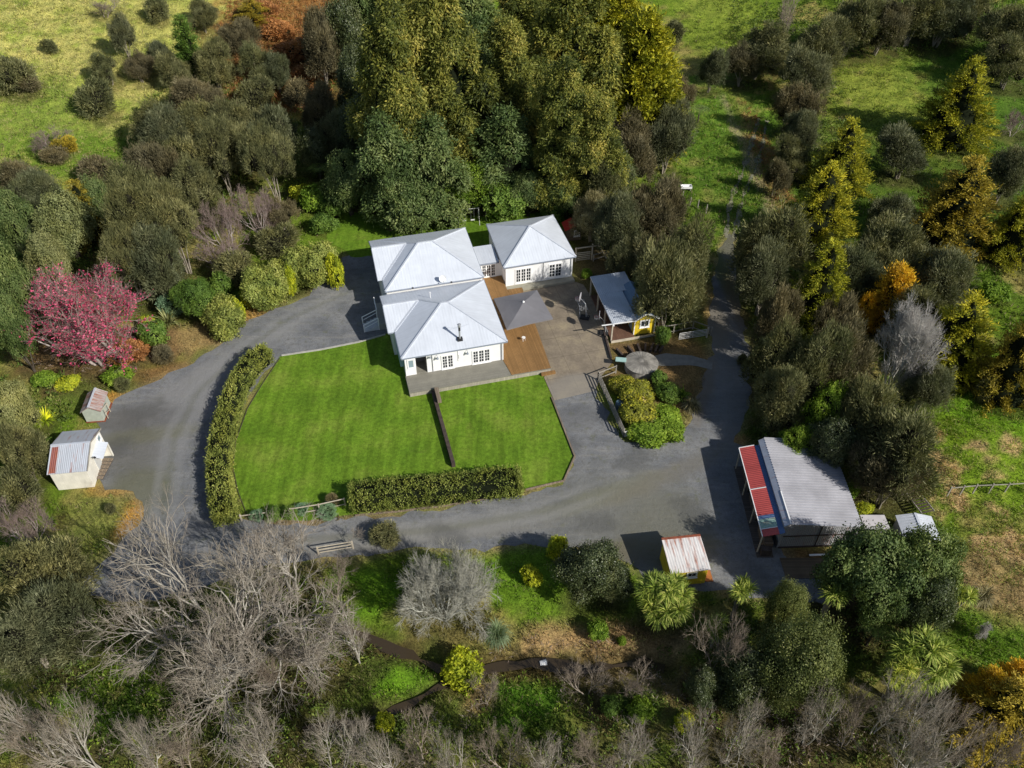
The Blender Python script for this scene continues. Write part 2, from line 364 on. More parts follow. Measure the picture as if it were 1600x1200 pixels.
def sheet(name,poly,z,mat,jit=.25,step=.7,label=None):
    rr=random.Random(len(poly)); pts=[]
    for i,(x1,y1) in enumerate(poly):
        x2,y2=poly[(i+1)%len(poly)]; L=math.hypot(x2-x1,y2-y1); k=max(1,int(L/step)); nx,ny=-(y2-y1)/max(L,1e-6),(x2-x1)/max(L,1e-6)
        for q in range(k):
            t=q/k; j=jit*(float(vnoise(x1+(x2-x1)*t,y1+(y2-y1)*t,1.1,31))-.5)*2+jit*.5*(rr.random()-.5)
            pts.append((x1+(x2-x1)*t+nx*j,y1+(y2-y1)*t+ny*j))
    tri=geometry.tessellate_polygon([[Vector((x,y,0)) for x,y in pts]])
    me=bpy.data.meshes.new(name); me.from_pydata([(x,y,z if not callable(z) else z(x,y)) for x,y in pts],[],[t if (pts[t[1]][0]-pts[t[0]][0])*(pts[t[2]][1]-pts[t[0]][1])-(pts[t[1]][1]-pts[t[0]][1])*(pts[t[2]][0]-pts[t[0]][0])>0 else t[::-1] for t in tri]); me.materials.append(mat); me.update()
    o=bpy.data.objects.new(name,me); col.objects.link(o); o['kind']='structure'
    if label: o['label']=label
    return o
def spot(s,p,x,y,rx,ry,rot=0,soft=.5,nz=.5,nsc=.5):
    """soft-edged patch mask at a world position"""
    mp=s.n('ShaderNodeMapping',vector_type='TEXTURE'); mp.inputs['Location'].default_value=(x,y,0); mp.inputs['Rotation'].default_value=(0,0,rot); mp.inputs['Scale'].default_value=(rx,ry,1000); s.l(p,mp.inputs[0])
    ln=s.n('ShaderNodeVectorMath',operation='LENGTH'); s.l(mp.outputs[0],ln.inputs[0])
    q=s.math('ADD',ln.outputs['Value'],s.math('MULTIPLY',s.math('SUBTRACT',s.noise(nsc,4,p),.5),nz*2))
    mr=s.n('ShaderNodeMapRange',interpolation_type='SMOOTHSTEP'); s.l(q,mr.inputs[0]); mr.inputs[1].default_value=1+soft*.5; mr.inputs[2].default_value=1-soft*.5
    return mr.outputs[0]
def drive_material():
    s=N('grey gravel and old seal'); p=s.pos()
    f1=s.noise(.35,6); f2=s.noise(2.2,6,rough=.7); f3=s.noise(28,3,rough=.8)
    k=s.ramp(f1,[(.3,(.145,.150,.158)),(.5,(.200,.204,.210)),(.72,(.270,.268,.262))])
    k=s.mix(s.ramp(f2,[(.48,0.0),(.70,.75)]),k,(.125,.12,.105))
    mp=s.n('ShaderNodeMapping'); mp.inputs['Rotation'].default_value=(0,0,R(-8)); mp.inputs['Scale'].default_value=(.16,1.6,1); s.l(p,mp.inputs[0])
    k=s.mix(s.ramp(s.noise(.9,6,mp.outputs[0],.7),[(.52,0.0),(.70,.55)]),k,(.33,.315,.28))
    k=s.mix(s.ramp(s.noise(.75,7,rough=.75),[(.56,0.0),(.66,.6)]),k,(.15,.155,.085))
    k=s.mix(1.0,k,s.ramp(f3,[(.25,.62),(.75,1.3)]),'MULTIPLY')
    k=s.mix(1.0,k,s.ramp(s.noise(7,5,rough=.75),[(.3,.80),(.7,1.16)]),'MULTIPLY')
    for (px,py,rx,ry,rot,c,w) in ((600,842,14,1.0,.12,(.25,.235,.20),.7),(760,815,14,.7,.18,(.255,.25,.225),.6),(960,800,7,5,.1,(.185,.18,.145),.5),(960,770,5,1.0,.4,(.20,.195,.13),.6),(1040,820,4,4,0,(.16,.155,.11),.5),(250,700,2.2,14,-.15,(.235,.23,.22),.6),(300,600,1.5,12,-.75,(.26,.255,.245),.55),(200,700,3,5,.3,(.11,.105,.09),.6),(215,770,3,3,0,(.13,.13,.06),.55),(190,655,6,1.5,.1,(.09,.085,.08),.5),(230,680,5,1.0,.2,(.15,.145,.08),.5),(1050,740,7,1.0,.5,(.20,.18,.14),.5),(1120,600,1.1,14,.0,(.24,.23,.21),.5),(1145,600,1.0,14,.0,(.23,.22,.20),.5),(1010,860,6,1.3,.1,(.16,.13,.06),.5),(1124,410,1.0,6,.1,(.10,.13,.03),.8),(1140,380,2.5,6,.1,(.13,.12,.06),.7),(1132,440,.7,6,.1,(.12,.13,.05),.6),(1150,470,1.0,6,0,(.20,.15,.09),.6),(1120,500,1.2,5,0,(.24,.20,.14),.6),(1100,600,1.0,5,-.3,(.22,.17,.11),.6),(905,650,3.5,1.5,.4,(.12,.12,.12),.5)):
        x,y=at(px,py); k=s.mix(s.math('MULTIPLY',spot(s,p,x,y,rx,ry,rot,1.2,.5,.45),w),k,c)
    def trk(pts,off,w,c,kk):
        nonlocal k
        for a,b in zip(pts[:-1],pts[1:]):
            x1,y1=at(*a); x2,y2=at(*b); L=math.hypot(x2-x1,y2-y1); an=math.atan2(y2-y1,x2-x1); xm=(x1+x2)/2-math.sin(an)*off; ym=(y1+y2)/2+math.cos(an)*off
            k=s.mix(s.math('MULTIPLY',spot(s,p,xm,ym,L*.62,w,an,1.3,.35,.9),kk),k,c)
    curve=[(545,455),(450,500),(380,548),(310,612),(275,680),(262,750),(255,815)]
    for of in (-.85,.85): trk(curve,of,.42,(.27,.268,.262),.32)
    trk(curve,0,.30,(.14,.145,.10),.28)
    low=[(470,842),(600,836),(720,822),(840,800),(930,768)]
    for of in (-.8,.8): trk(low,of,.38,(.28,.275,.26),.35)
    trk(low,0,.35,(.16,.16,.11),.3)
    for q in ((280,560),(230,640),(180,700),(700,838),(880,700),(990,720),(1080,800),(930,820),(1180,900)):
        x,y=at(*q); k=s.mix(s.math('MULTIPLY',spot(s,p,x,y,1.8,1.2,q[0],.9,.8,.9),.5),k,(.095,.095,.09))
    return s.fin(k,.9,s.bump(s.math('ADD',s.math('MULTIPLY',f3,.6),f2),.9,.08),spec=.2)
def lawn_material(name,a=.0):
    s=N(name); p=s.pos()
    mp=s.n('ShaderNodeMapping'); mp.inputs['Rotation'].default_value=(0,0,R(-8+a)); mp.inputs['Scale'].default_value=(1.5,.16,1); s.l(p,mp.inputs[0])
    st=s.noise(1.0,4,mp.outputs[0]); f1=s.noise(.28,5); f2=s.noise(2.6,5,rough=.7); f3=s.noise(13,4,rough=.75)
    k=s.ramp(f1,[(.3,(.090,.170,.014)),(.50,(.122,.212,.018)),(.70,(.175,.245,.034))])
    k=s.mix(1.0,k,s.ramp(st,[(.32,.76),(.68,1.2)]),'MULTIPLY'); k=s.mix(1.0,k,(1.12,1.12,1.0),'MULTIPLY')
    k=s.mix(1.0,k,s.ramp(f2,[(.3,.60),(.7,1.28)]),'MULTIPLY')
    k=s.mix(1.0,k,s.ramp(f3,[(.3,.72),(.7,1.25)]),'MULTIPLY')
    k=s.mix(s.ramp(s.noise(.55,6,rough=.7),[(.58,0.0),(.8,.5)]),k,(.22,.22,.05))
    return s.fin(k,.9,s.bump(s.math('ADD',f3,s.math('MULTIPLY',f2,.6)),.8,.06),spec=.12)
def concrete_material():
    s=N('stained patio concrete'); p=s.pos()
    mp=s.n('ShaderNodeMapping'); mp.inputs['Rotation'].default_value=(0,0,R(-14.4)); s.l(p,mp.inputs[0]); sx=s.n('ShaderNodeSeparateXYZ'); s.l(mp.outputs[0],sx.inputs[0])
    def joint(o,per,off): return s.math('LESS_THAN',s.math('ABSOLUTE',s.math('SUBTRACT',s.math('FRACT',s.math('ADD',s.math('DIVIDE',o,per),off)),.5)),.012)
    f1=s.noise(.45,6,rough=.6); f2=s.noise(3.5,6,rough=.7)
    k=s.ramp(f1,[(.28,(.17,.14,.105)),(.5,(.25,.205,.15)),(.74,(.35,.29,.19))])
    k=s.mix(1.0,k,s.ramp(f2,[(.3,.80),(.7,1.12)]),'MULTIPLY')
    j=s.math('MAXIMUM',joint(sx.outputs[0],2.6,.2),joint(sx.outputs[1],3.1,.45))
    k=s.mix(s.math('MULTIPLY',j,.45),k,(.10,.085,.06))
    x,y=W(17,-5); k=s.mix(s.math('MULTIPLY',spot(s,p,x,y,3.5,2.0,R(14),.5,.3),.6),k,(.27,.25,.215))
    return s.fin(k,.85,s.bump(f2,.3,.02),spec=.2)
MAT['concrete']=concrete_material()
sheet('driveway',DRIVE,.006,drive_material(),.50,label='grey gravel driveway curving round the house and yard')
sheet('lawn',LAWN,.016,lawn_material('mown lawn'),.05,label='bright mown front lawn enclosed by hedges')
sheet('back_lawn',LAWN2,.016,lawn_material('back lawn grass',20),.35,label='strip of mown grass behind the house')
sheet('patio',PATIO,.026,MAT['concrete'],.0,3,label='stained concrete patio between house and cabin')
PATH=P2([(1010,560),(1040,552),(1080,556),(1112,566),(1112,578),(1080,572),(1035,572),(1005,572)])
sheet('side_path',PATH,.02,plain('pale fine gravel',(.24,.23,.20),.9,.2,2),.15)
water=N('creek water').fin((.05,.036,.02),.22,spec=.5)
def strip(line,w):
    L=[];Rr=[]
    for i,(x,y) in enumerate(line):
        a=line[max(0,i-1)]; b=line[min(len(line)-1,i+1)]; d=math.hypot(b[0]-a[0],b[1]-a[1]); nx,ny=-(b[1]-a[1])/d,(b[0]-a[0])/d
        L.append((x+nx*w,y+ny*w)); Rr.append((x-nx*w,y-ny*w))
    return L+Rr[::-1]
sheet('creek_water',strip(CREEK,.34),-.42,water,.3); sheet('creek_side_water',strip(CREEK2,.24),-.46,water,.25)

for pp in TRK: sheet('wheel_track',strip(pp,.30),(lambda x,y: zg(x,y)+.03),plain('worn stony wheel track',(.22,.21,.14),.95,.45,1.6),.3)
# ------------------------------------------------------------------ helpers for buildings
def frame(origin,ux,n):
    """matrix: x along wall, y = outward normal, z up"""
    ux=Vector(ux).normalized(); n=Vector(n).normalized()
    return Matrix.Translation(Vector(origin))@Matrix((( ux.x,n.x,0,0),(ux.y,n.y,0,0),(0,0,1,0),(0,0,0,1)))
def window(parent,fr,w,h,leaves=2,cols=2,rows=4,name='window',glass='glass',reveal=.0,fm='white'):
    """small-paned window: frame, leaf stiles and glazing bars, with the glass as a child"""
    b=MB(); b.M=fr; t=.07
    b.box(0,w,0,.06,-t,0); b.box(0,w,0,.06,h,h+t); b.box(-t,0,0,.06,-t,h+t); b.box(w,w+t,0,.06,-t,h+t)
    b.box(-t-.05,w+t+.05,.0,.11,-t-.05,-t-.002)
    lw=w/leaves
    for i in range(leaves):
        x0=i*lw; x1=x0+lw; s=.075
        b.box(x0,x0+s,.002,.05,0,h); b.box(x1-s,x1,.002,.05,0,h); b.box(x0+s,x1-s,.002,.05,0,s*1.6); b.box(x0+s,x1-s,.002,.05,h-s,h)
        for c in range(1,cols): xc=x0+s+(lw-2*s)*c/cols; b.box(xc-.02,xc+.02,.004,.045,s*1.6,h-s)
        for r in range(1,rows): zc=s*1.6+(h-s*2.6)*r/rows; b.box(x0+s,x1-s,.006,.042,zc-.02,zc+.02)
    o=b.build(name,MAT[fm],parent)
    g=MB(); g.M=fr; g.box(.01,w-.01,.0,.018,.01,h-.01); g.build('pane',MAT[glass],o)
    return o
ZE=3.3
house=empty('farmhouse',(-11.01,61.47,0),R(14.4),'white weatherboard farmhouse with three pale steel hipped roofs beside the brown deck','house')
# --- roofs
def hiproof(nm,fl,fr,br,bl,a1,a2,th=.07):
    b=MB(); e=.0
    for pts in ([fl,fr,a2,a1],[fr,br,a2],[br,bl,a1,a2],[bl,fl,a1]):
        if a1==a2 and len(pts)==4: pts=pts[:3]
        b.slab(pts,th)
    return b
FL,FR_,FRb,FLb=(0,0,ZE),(10.88,0,ZE),(10.9,10.8,ZE),(0,10.8,ZE); A1,A2=(5.18,5.45,5.2),(5.92,5.45,5.2)
b=hiproof('',FL,FR_,FRb,FLb,A1,A2)
rz_=4.45
b.slab([(-.66,4.32,ZE),(0,4.32,ZE),(3.13,7.54,rz_),(-.66,7.54,rz_)],.07)
b.slab([(-.66,7.54,rz_),(3.13,7.54,rz_),(0.02,10.75,ZE+.01),(-.66,10.75,ZE)],.07)
rf=b.build('roof',MAT['zinc'],house)
b=MB()
for p,q in ((FL,A1),(FR_,A2),(FRb,A2),(A1,A2),((3.13,7.54,rz_),A1),((-.66,7.54,rz_),(3.13,7.54,rz_)),((0,4.32,ZE),(3.13,7.54,rz_))):
    b.bar(Vector(p)+Vector((0,0,.035)),Vector(q)+Vector((0,0,.035)),.20,.05)
b.build('ridge_cap',MAT['zinc_cap'],rf)
b=MB()
for p,q in ((FL,FR_),(FR_,FRb),(FRb,FLb),((0,4.32,ZE),FL),((-.66,4.32,ZE),(0,4.32,ZE)),((-.66,10.75,ZE),(-.66,7.54,rz_)),((-.66,7.54,rz_),(-.66,4.32,ZE))):
    b.bar(Vector(p)-Vector((0,0,.09)),Vector(q)-Vector((0,0,.09)),.12,.13)
b.build('gutter',MAT['gutter'],house)
b=MB(); b.box(.08,10.8,.08,10.7,ZE-.16,ZE-.12); b.box(-.58,.07,4.4,10.68,ZE-.16,ZE-.12); b.build('soffit',MAT['white'],house)
# back wing
ZB=3.65
q0,q1,q2,q3=(0,10.93,ZB),(10.95,10.93,ZB),(11.0,21.12,ZB),(0,21.12,ZB); B1,B2=(4.6,16.0,5.85),(6.26,16.0,5.85)
b=hiproof('',q0,q1,q2,q3,B1,B2)
zr=5.28
b.slab([(-.5,13.1,ZB),(0,13.1,ZB),(3.42,17.1,zr),(-.5,17.1,zr)],.07); b.slab([(-.5,17.1,zr),(3.42,17.1,zr),(0.02,21.08,ZB+.01),(-.5,21.1,ZB)],.07)
rf=b.build('roof',MAT['zinc'],house)
b=MB()
for p,q in ((q0,B1),(q1,B2),(q2,B2),(B1,B2),((3.42,17.1,zr),B1),((-.5,17.1,zr),(3.42,17.1,zr)),((0,13.1,ZB),(3.42,17.1,zr))):
    b.bar(Vector(p)+Vector((0,0,.035)),Vector(q)+Vector((0,0,.035)),.20,.05)
b.build('ridge_cap',MAT['zinc_cap'],rf)
b=MB()
for p,q in ((q0,q1),(q1,q2),(q2,q3),((0,13.1,ZB),q0),((-.5,21.1,ZB),(-.5,17.1,zr)),((-.5,17.1,zr),(-.5,13.1,ZB))):
    b.bar(Vector(p)-Vector((0,0,.09)),Vector(q)-Vector((0,0,.09)),.11,.12)
b.build('gutter',MAT['gutter'],house)
# right wing
w0,w1,w2,w3=(13.6,12.5,ZE),(22.2,12.6,ZE),(22.15,21.7,ZE),(13.75,21.7,ZE); T=(17.9,17.08,5.3)
b=MB()
for pts in ([w0,w1,T],[w1,w2,T],[w2,w3,T],[w3,w0,T]): b.slab(pts,.07)
rf=b.build('roof',MAT['zinc'],house)
b=MB()
for p in (w0,w1,w2,w3): b.bar(Vector(p)+Vector((0,0,.035)),Vector(T)+Vector((0,0,.035)),.20,.05)
b.build('ridge_cap',MAT['zinc_cap'],rf)
b=MB()
for p,q in ((w0,w1),(w1,w2),(w2,w3),(w3,w0)): b.bar(Vector(p)-Vector((0,0,.09)),Vector(q)-Vector((0,0,.09)),.11,.12)
b.build('gutter',MAT['gutter'],house)
b=MB(); b.box(13.8,22.0,12.65,21.6,ZE-.16,ZE-.12); b.build('soffit',MAT['white'],house)
# link
b=MB(); b.slab([(11.2,14.35,2.86),(13.55,14.35,2.86),(13.55,17.8,3.02),(11.2,17.8,3.02)],.08); b.build('roof',MAT['zinc'],house)
b=MB(); b.bar((11.2,14.33,2.80),(13.5,14.33,2.80),.1,.13); b.build('gutter',MAT['gutter'],house)
# --- walls
DZ=.6
b=MB()
zt=ZE-.13
b.box(.35,1.42,.35,.50,.0,zt); b.box(2.55,10.45,.35,.50,.0,zt); b.box(1.42,2.55,.35,.50,zt-.22,zt); b.box(1.42,2.55,.35,.5,0,DZ-.02)
b.box(.35,.50,.502,4.62,.0,zt); b.box(-.30,.348,4.55,4.70,.0,zt); b.box(-.30,-.15,4.702,10.5,.0,zt)
b.poly([(-.30,4.60,zt),(-.30,10.48,zt),(-.30,7.54,4.36)]); 
b.box(10.30,10.45,.502,10.5,.0,zt); b.box(-.14,10.30,10.35,10.5,.0,zt)
# porch recess
b.box(1.27,1.42,.502,2.2,.0,zt); b.box(2.55,2.70,.502,2.2,.0,zt); b.box(1.42,2.55,2.2,2.35,.0,zt)
# back wing
b.box(.3,10.7,11.2,11.35,.0,ZB-.06); b.box(.15,.298,11.2,13.35,0,ZB-.06); b.box(-.2,.148,13.3,13.45,0,ZB-.06); b.box(-.2,-.05,13.452,20.9,0,ZB-.06); b.poly([(-.2,13.4,ZB-.06),(-.2,20.85,ZB-.06),(-.2,17.1,zr-.1)])
b.box(-.04,10.7,20.75,20.9,0,ZB-.06); b.box(10.702,10.85,11.2,20.9,0,ZB-.06)
# right wing
b.box(13.95,21.85,12.9,13.05,0,zt); b.box(13.95,14.1,13.052,21.3,0,zt); b.box(21.7,21.85,13.052,21.3,0,zt); b.box(14.1,21.7,21.15,21.3,0,zt)
# link
b.box(10.86,11.5,14.8,14.95,0,2.78); b.box(11.5,13.94,14.8,14.95,2.42,2.78); b.box(13.2,13.94,14.8,14.95,0,2.42); b.box(11.5,13.2,14.8,14.95,0,.62); b.box(10.86,13.94,17.4,17.55,0,2.85)
b.build('wall',MAT['boards'],house)
b=MB(); b.box(1.42,2.55,.36,2.2,DZ-.02,DZ+.02); b.build('porch_floor',MAT['deckgrey'],house)
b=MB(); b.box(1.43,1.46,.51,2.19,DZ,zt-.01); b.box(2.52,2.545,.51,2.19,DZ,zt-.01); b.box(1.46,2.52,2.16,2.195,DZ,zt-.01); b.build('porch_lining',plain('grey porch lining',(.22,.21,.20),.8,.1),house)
# corner boards and downpipes
for x,y in ((.33,.33),(10.43,.33),(13.93,12.88),(21.83,12.88)): MB().box(x,x+.10,y-.015,y+.10,.02,zt-.01).build('corner_board',MAT['white'],house)
for x,y,z1 in ((3.12,.30,zt),(10.33,.28,zt),(18.4,12.85,zt),(21.7,12.85,zt)): MB().tube([(x,y,.6),(x,y,z1)],.04,6).build('downpipe',MAT['steel'],house)
ww=lambda u,v,z:frame((u,v,z),(1,0,0),(0,-1,0))
window(house,ww(4.10,.35,.74),1.15,1.72,2,2,4,name='french_door')
window(house,ww(7.30,.35,.74),1.80,1.68,3,2,4,name='french_door')
window(house,ww(.62,.35,1.55),.62,1.12,1,1,1,glass='lightglass')
window(house,ww(15.12,12.9,.62),1.82,1.86,3,2,4,name='french_door')
window(house,ww(19.08,12.9,.64),1.52,1.84,2,2,4,name='french_door')
window(house,ww(11.55,14.8,.66),1.62,1.70,3,2,4,name='french_door')
for u,nm in ((3.62,0),(6.72,0)):
    b=MB(); b.tube([(u,.34,2.75),(u,.12,2.78),(u,.05,2.70)],.02,6); b.tube([(u,.05,2.72),(u,.05,2.45)],[.04,.15],10); b.build('wall_lamp',MAT['gutter'],house)
b=MB(); b.box(5.85,6.2,.28,.345,1.75,2.35); b.tube([(5.78,.31,1.5),(5.78,.31,2.9)],.03,6); b.build('meter_box',MAT['white'],house)
b=MB(); b.tube([(2.9,.1,2.95),(2.9,.1,2.7)],[.03,.12],8); b.build('wall_lamp',MAT['gutter'],house)
# flue
b=MB(); b.box(5.92,6.46,.82,1.26,3.52,3.86); fl=b.build('flue_flashing',MAT['black'],house)
b=MB(); b.tube([(6.19,1.03,3.7),(6.19,1.03,5.35)],.10,12); b.tube([(6.19,1.03,5.35),(6.19,1.03,5.6)],.15,12); b.tube([(6.19,1.03,5.62),(6.19,1.03,5.70)],[.20,.05],12); f=b.build('flue',MAT['steel'],house)
b=MB(); b.tube([(6.19,1.03,4.85),(6.19,1.03,5.33)],.112,12); b.build('soot_band',MAT['black'],f)
# satellite dish on the back wing's gutter
b=MB(); n=14
ring=lambda r,d:[(6.35+math.cos(2*math.pi*k/n)*r, 10.9-.35*0-d+math.sin(2*math.pi*k/n)*r*.25, 4.25+math.sin(2*math.pi*k/n)*r) for k in range(n)]
r1,r2,r3=ring(.12,-.10),ring(.28,-.05),ring(.40,.03)
b.poly(r1)
for A,Bq in ((r1,r2),(r2,r3)):
    for k in range(n): b.poly([A[k],A[(k+1)%n],Bq[(k+1)%n],Bq[k]])
d=b.build('satellite_dish',MAT['white'],house)
b=MB(); b.tube([(6.35,11.0,3.6),(6.35,11.0,4.25)],.03,6); b.tube([(6.35,10.95,3.95),(6.35,10.35,4.2)],.015,5); b.box(6.3,6.4,10.28,10.38,4.15,4.25); b.build('mast',MAT['steel'],d)
b=MB(); b.tube([(4.4,7.6,4.4),(4.4,7.6,5.1)],.04,8); b.tube([(4.4,7.6,5.1),(4.4,7.6,5.18)],.07,8); b.build('vent_pipe',MAT['white'],house)
for x in (2.9,7.2): MB().box(x,x+.18,10.86,10.98,3.5,3.66).build('bracket',MAT['black'],house)
# stay wires of the flue
for q_ in ((4.9,2.6,4.2),(7.5,2.6,4.2)): MB().tube([(6.19,1.03,5.2),q_],.008,4).build('stay_wire',MAT['steel'],house)
# --- decks
b=MB(); b.slab([(.25,-2.2,DZ),(10.75,-2.2,DZ),(10.43,.345,DZ),(.25,.345,DZ)],.05); b.build('deck',MAT['deckgrey'],house)
b=MB(); b.slab([(10.79,-2.2,DZ),(14.95,-2.2,DZ),(15.3,5.2,DZ),(15.5,11.6,DZ),(13.85,11.75,DZ),(13.9,14.78,DZ),(10.92,14.78,DZ),(10.47,10.4,DZ),(10.47,.345,DZ)],.05); b.build('deck',MAT['deckbrown'],house)
b=MB(); b.box(.27,14.93,-2.18,-2.12,.0,DZ-.055); b.box(.25,.31,-2.12,.33,0,DZ-.055); b.build('deck_skirt',MAT['skirt'],house)
b=MB(); b.bar((.22,-2.22,DZ-.03),(14.98,-2.22,DZ-.03),.05,.1); b.build('deck_edge',MAT['deckgrey'],house)
for q_ in ((13.85,15.35,-2.55,-2.25,0,.3),(13.9,15.6,11.3,11.9,.3,.62)): MB().box(*q_).build('step',MAT['deckbrown'],house)
b=MB(); b.slab([(13.9,11.95,.32),(22.05,12.05,.32),(22.05,12.9,.34),(13.9,12.9,.34)],.3); b.build('apron',plain('pale concrete apron',(.34,.32,.25),.85,.12,1.5),house)
# side stairs
b=MB(); b.box(-1.25,-.31,9.05,12.9,.0,.75); b.build('landing',plain('landing concrete',(.33,.32,.28),.85,.12),house)
b=MB()
for i in range(4): b.box(-1.25-.42*(i+1),-1.25-.42*i-.01,9.1,10.6,.0,.75-.17*(i+1))
st=b.build('stairs',plain('pale painted steps',(.55,.57,.58),.7,.1),house)
for y in (9.12,10.58):
    b=MB()
    b.bar((-1.25,y,1.65),(-2.9,y,.95),.07,.07); b.bar((-1.25,y,1.25),(-2.9,y,.5),.05,.05)
    for x,z0,z1 in ((-1.27,.0,1.65),(-2.9,0,.98)): b.box(x-.05,x+.05,y-.05,y+.05,z0,z1)
    b.build('handrail',MAT['white'],st)
b=MB()
b.bar((-1.22,10.6,1.65),(-1.22,12.88,1.65),.07,.07); b.bar((-1.22,10.6,1.2),(-1.22,12.88,1.2),.05,.05); b.box(-1.27,-1.17,12.8,12.9,.75,1.68)
b.build('handrail',MAT['white'],st)
b=MB(); b.box(-.31,-.27,10.0-.45,10.45,.75,2.8); b.build('side_door',MAT['glass'],house)
# low covered box at left wall
b=MB(); b.box(-.05,.33,1.2,4.3,1.2,2.6); b.build('shutter',plain('blue painted screen',(.30,.42,.50),.6,.1),house)

# ------------------------------------------------------------------ umbrella
um=empty('patio_umbrella',(*W(14.1,5.7),DZ),R(14.4),'large square grey canvas umbrella open over the brown deck','umbrella')
c=[(-2.7,2.45,1.98),(2.3,2.8,1.98),(2.6,-2.45,1.98),(-2.6,-3.0,1.98)]; ap=(0,0,2.85)
b=MB(); K=6
for i in range(4):
    p=Vector(c[i]); q=Vector(c[(i+1)%4]); m_=(p+q)/2; mid=m_*.985+Vector((0,0,.04)); mid.z=p.z+.05
    for a,bq in ((p,mid),(mid,q)):
        A=[Vector(ap).lerp(a,k/K)-Vector((0,0,.10*math.sin(math.pi*k/K))) for k in range(K+1)]; Bv=[Vector(ap).lerp(bq,k/K)-Vector((0,0,.10*math.sin(math.pi*k/K))) for k in range(K+1)]
        b.poly([A[0],Bv[1],A[1]])
        for k in range(1,K): b.poly([A[k],Bv[k],Bv[k+1],A[k+1]])
        b.poly([a,bq,bq-Vector((0,0,.16)),a-Vector((0,0,.16))])
canopy=b.build('canopy',MAT['canvas'],um)
b=MB(); b.tube([(0,0,2.84),(0,0,2.98)],[.14,.05],10); b.build('finial',MAT['white'],canopy)
b=MB(); b.tube([(0,0,.05),(0,0,2.85)],.045,10); b.build('pole',MAT['steel'],um)
for i in range(4):
    p=Vector(c[i]); m_=(p+Vector(c[(i+1)%4]))/2
    for e in (p,m_):
        b=MB(); b.bar((0,0,2.58),(e.x*.97,e.y*.97,1.84),.035,.035); b.build('rib',MAT['steel'],um)
b=MB(); b.box(-.45,.45,-.45,.45,0,.09); b.tube([(0,0,.09),(0,0,.35)],.07,8); b.build('base',MAT['steel'],um)
# white stool at the canopy's edge
st=empty('stool',(*W(13.35,2.75),DZ),R(10),'small white stool half under the grey umbrella','stool')
b=MB(); b.tube([(0,0,.42),(0,0,.46)],.2,12); b.build('seat',MAT['white'],st)
for k in range(3):
    b=MB(); a=k*2.1; b.bar((math.cos(a)*.1,math.sin(a)*.1,.42),(math.cos(a)*.19,math.sin(a)*.19,0),.03,.03); b.build('leg',MAT['white'],st)

# ------------------------------------------------------------------ hoops
def hoop(x,y,rz,h,rimmat,label,sc_=1.0,bw=1.05):
    o=empty('basketball_hoop',(x,y,.03),rz,label,'basketball hoop')
    b=MB(); b.box(-.55,.45,-.38,.38,0,.16); b.box(-.5,.4,-.33,.33,.16,.22); b.build('base',MAT['black'],o)
    b=MB(); b.tube([(-.2,0,.2),(.0,0,h-.6),(.55,0,h-.05)],[.06,.055,.045],8); b.tube([(-.45,0,.2),(-.05,0,1.2)],.03,6); b.build('pole',MAT['steel'],o)
    b=MB(); n=12; pts=[(.62,math.sin(2*math.pi*k/n)*bw*.62,h+.2+math.cos(2*math.pi*k/n)*.46) for k in range(n)]
    pts=[(.6,max(-bw/2,min(bw/2,p[1])),max(h-.2,min(h+.6,p[2]))) for p in pts]; f2=[(p[0]+.04,p[1],p[2]) for p in pts]
    b.poly(pts[::-1]); b.poly(f2)
    for k in range(n): b.poly([pts[k],pts[(k+1)%n],f2[(k+1)%n],f2[k]])
    b.build('backboard',plain('pale grey board',(.45,.44,.46),.5,.1),o)
    b=MB(); n=12; r=.23; cx=.64+r+.08
    b.tube([(cx+math.cos(2*math.pi*k/n)*r,math.sin(2*math.pi*k/n)*r,h) for k in range(n+1)],.02,5); b.box(.64,cx-r+.02,-.06,.06,h-.04,h+.02)
    rim=b.build('rim',MAT[rimmat],o)
    b=MB()
    for k in range(n):
        a=2*math.pi*k/n; a2=a+.35; b.bar((cx+math.cos(a)*r,math.sin(a)*r,h),(cx+math.cos(a2)*r*.6,math.sin(a2)*r*.6,h-.4),.012,.012); b.bar((cx+math.cos(a)*r,math.sin(a)*r,h),(cx+math.cos(a-.35)*r*.6,math.sin(a-.35)*r*.6,h-.4),.012,.012)
    b.build('net',MAT['white'],rim)
x,y=at(913,497); hoop(x,y,R(165),2.6,'pink','freestanding basketball hoop with pink rim nearest the deck umbrella')
x,y=at(943,521); hoop(x,y,R(172),2.25,'red','freestanding basketball hoop with dark red rim at the patio corner of the pergola',1,.9)
x,y=at(909,489)
o=empty('folding_clothes_airer',(x,y,.03),R(100),'grey wire clothes airer standing between the two hoops','clothes airer')
b=MB()
for s_ in (-.4,.4):
    b.bar((-.8,s_,0),(-.1,s_*.9,1.1),.03,.03); b.bar((.8,s_,0),(-.1,s_*.9,1.1),.03,.03); b.bar((-.9,s_,1.12),(.9,s_,1.12),.03,.03)
b.build('stand',MAT['steel'],o)
b=MB()
for k in range(9): b.bar((-.9+k*.225,-.4,1.12),(-.9+k*.225,.4,1.12),.015,.015)
b.build('wire_rail',MAT['white'],o)

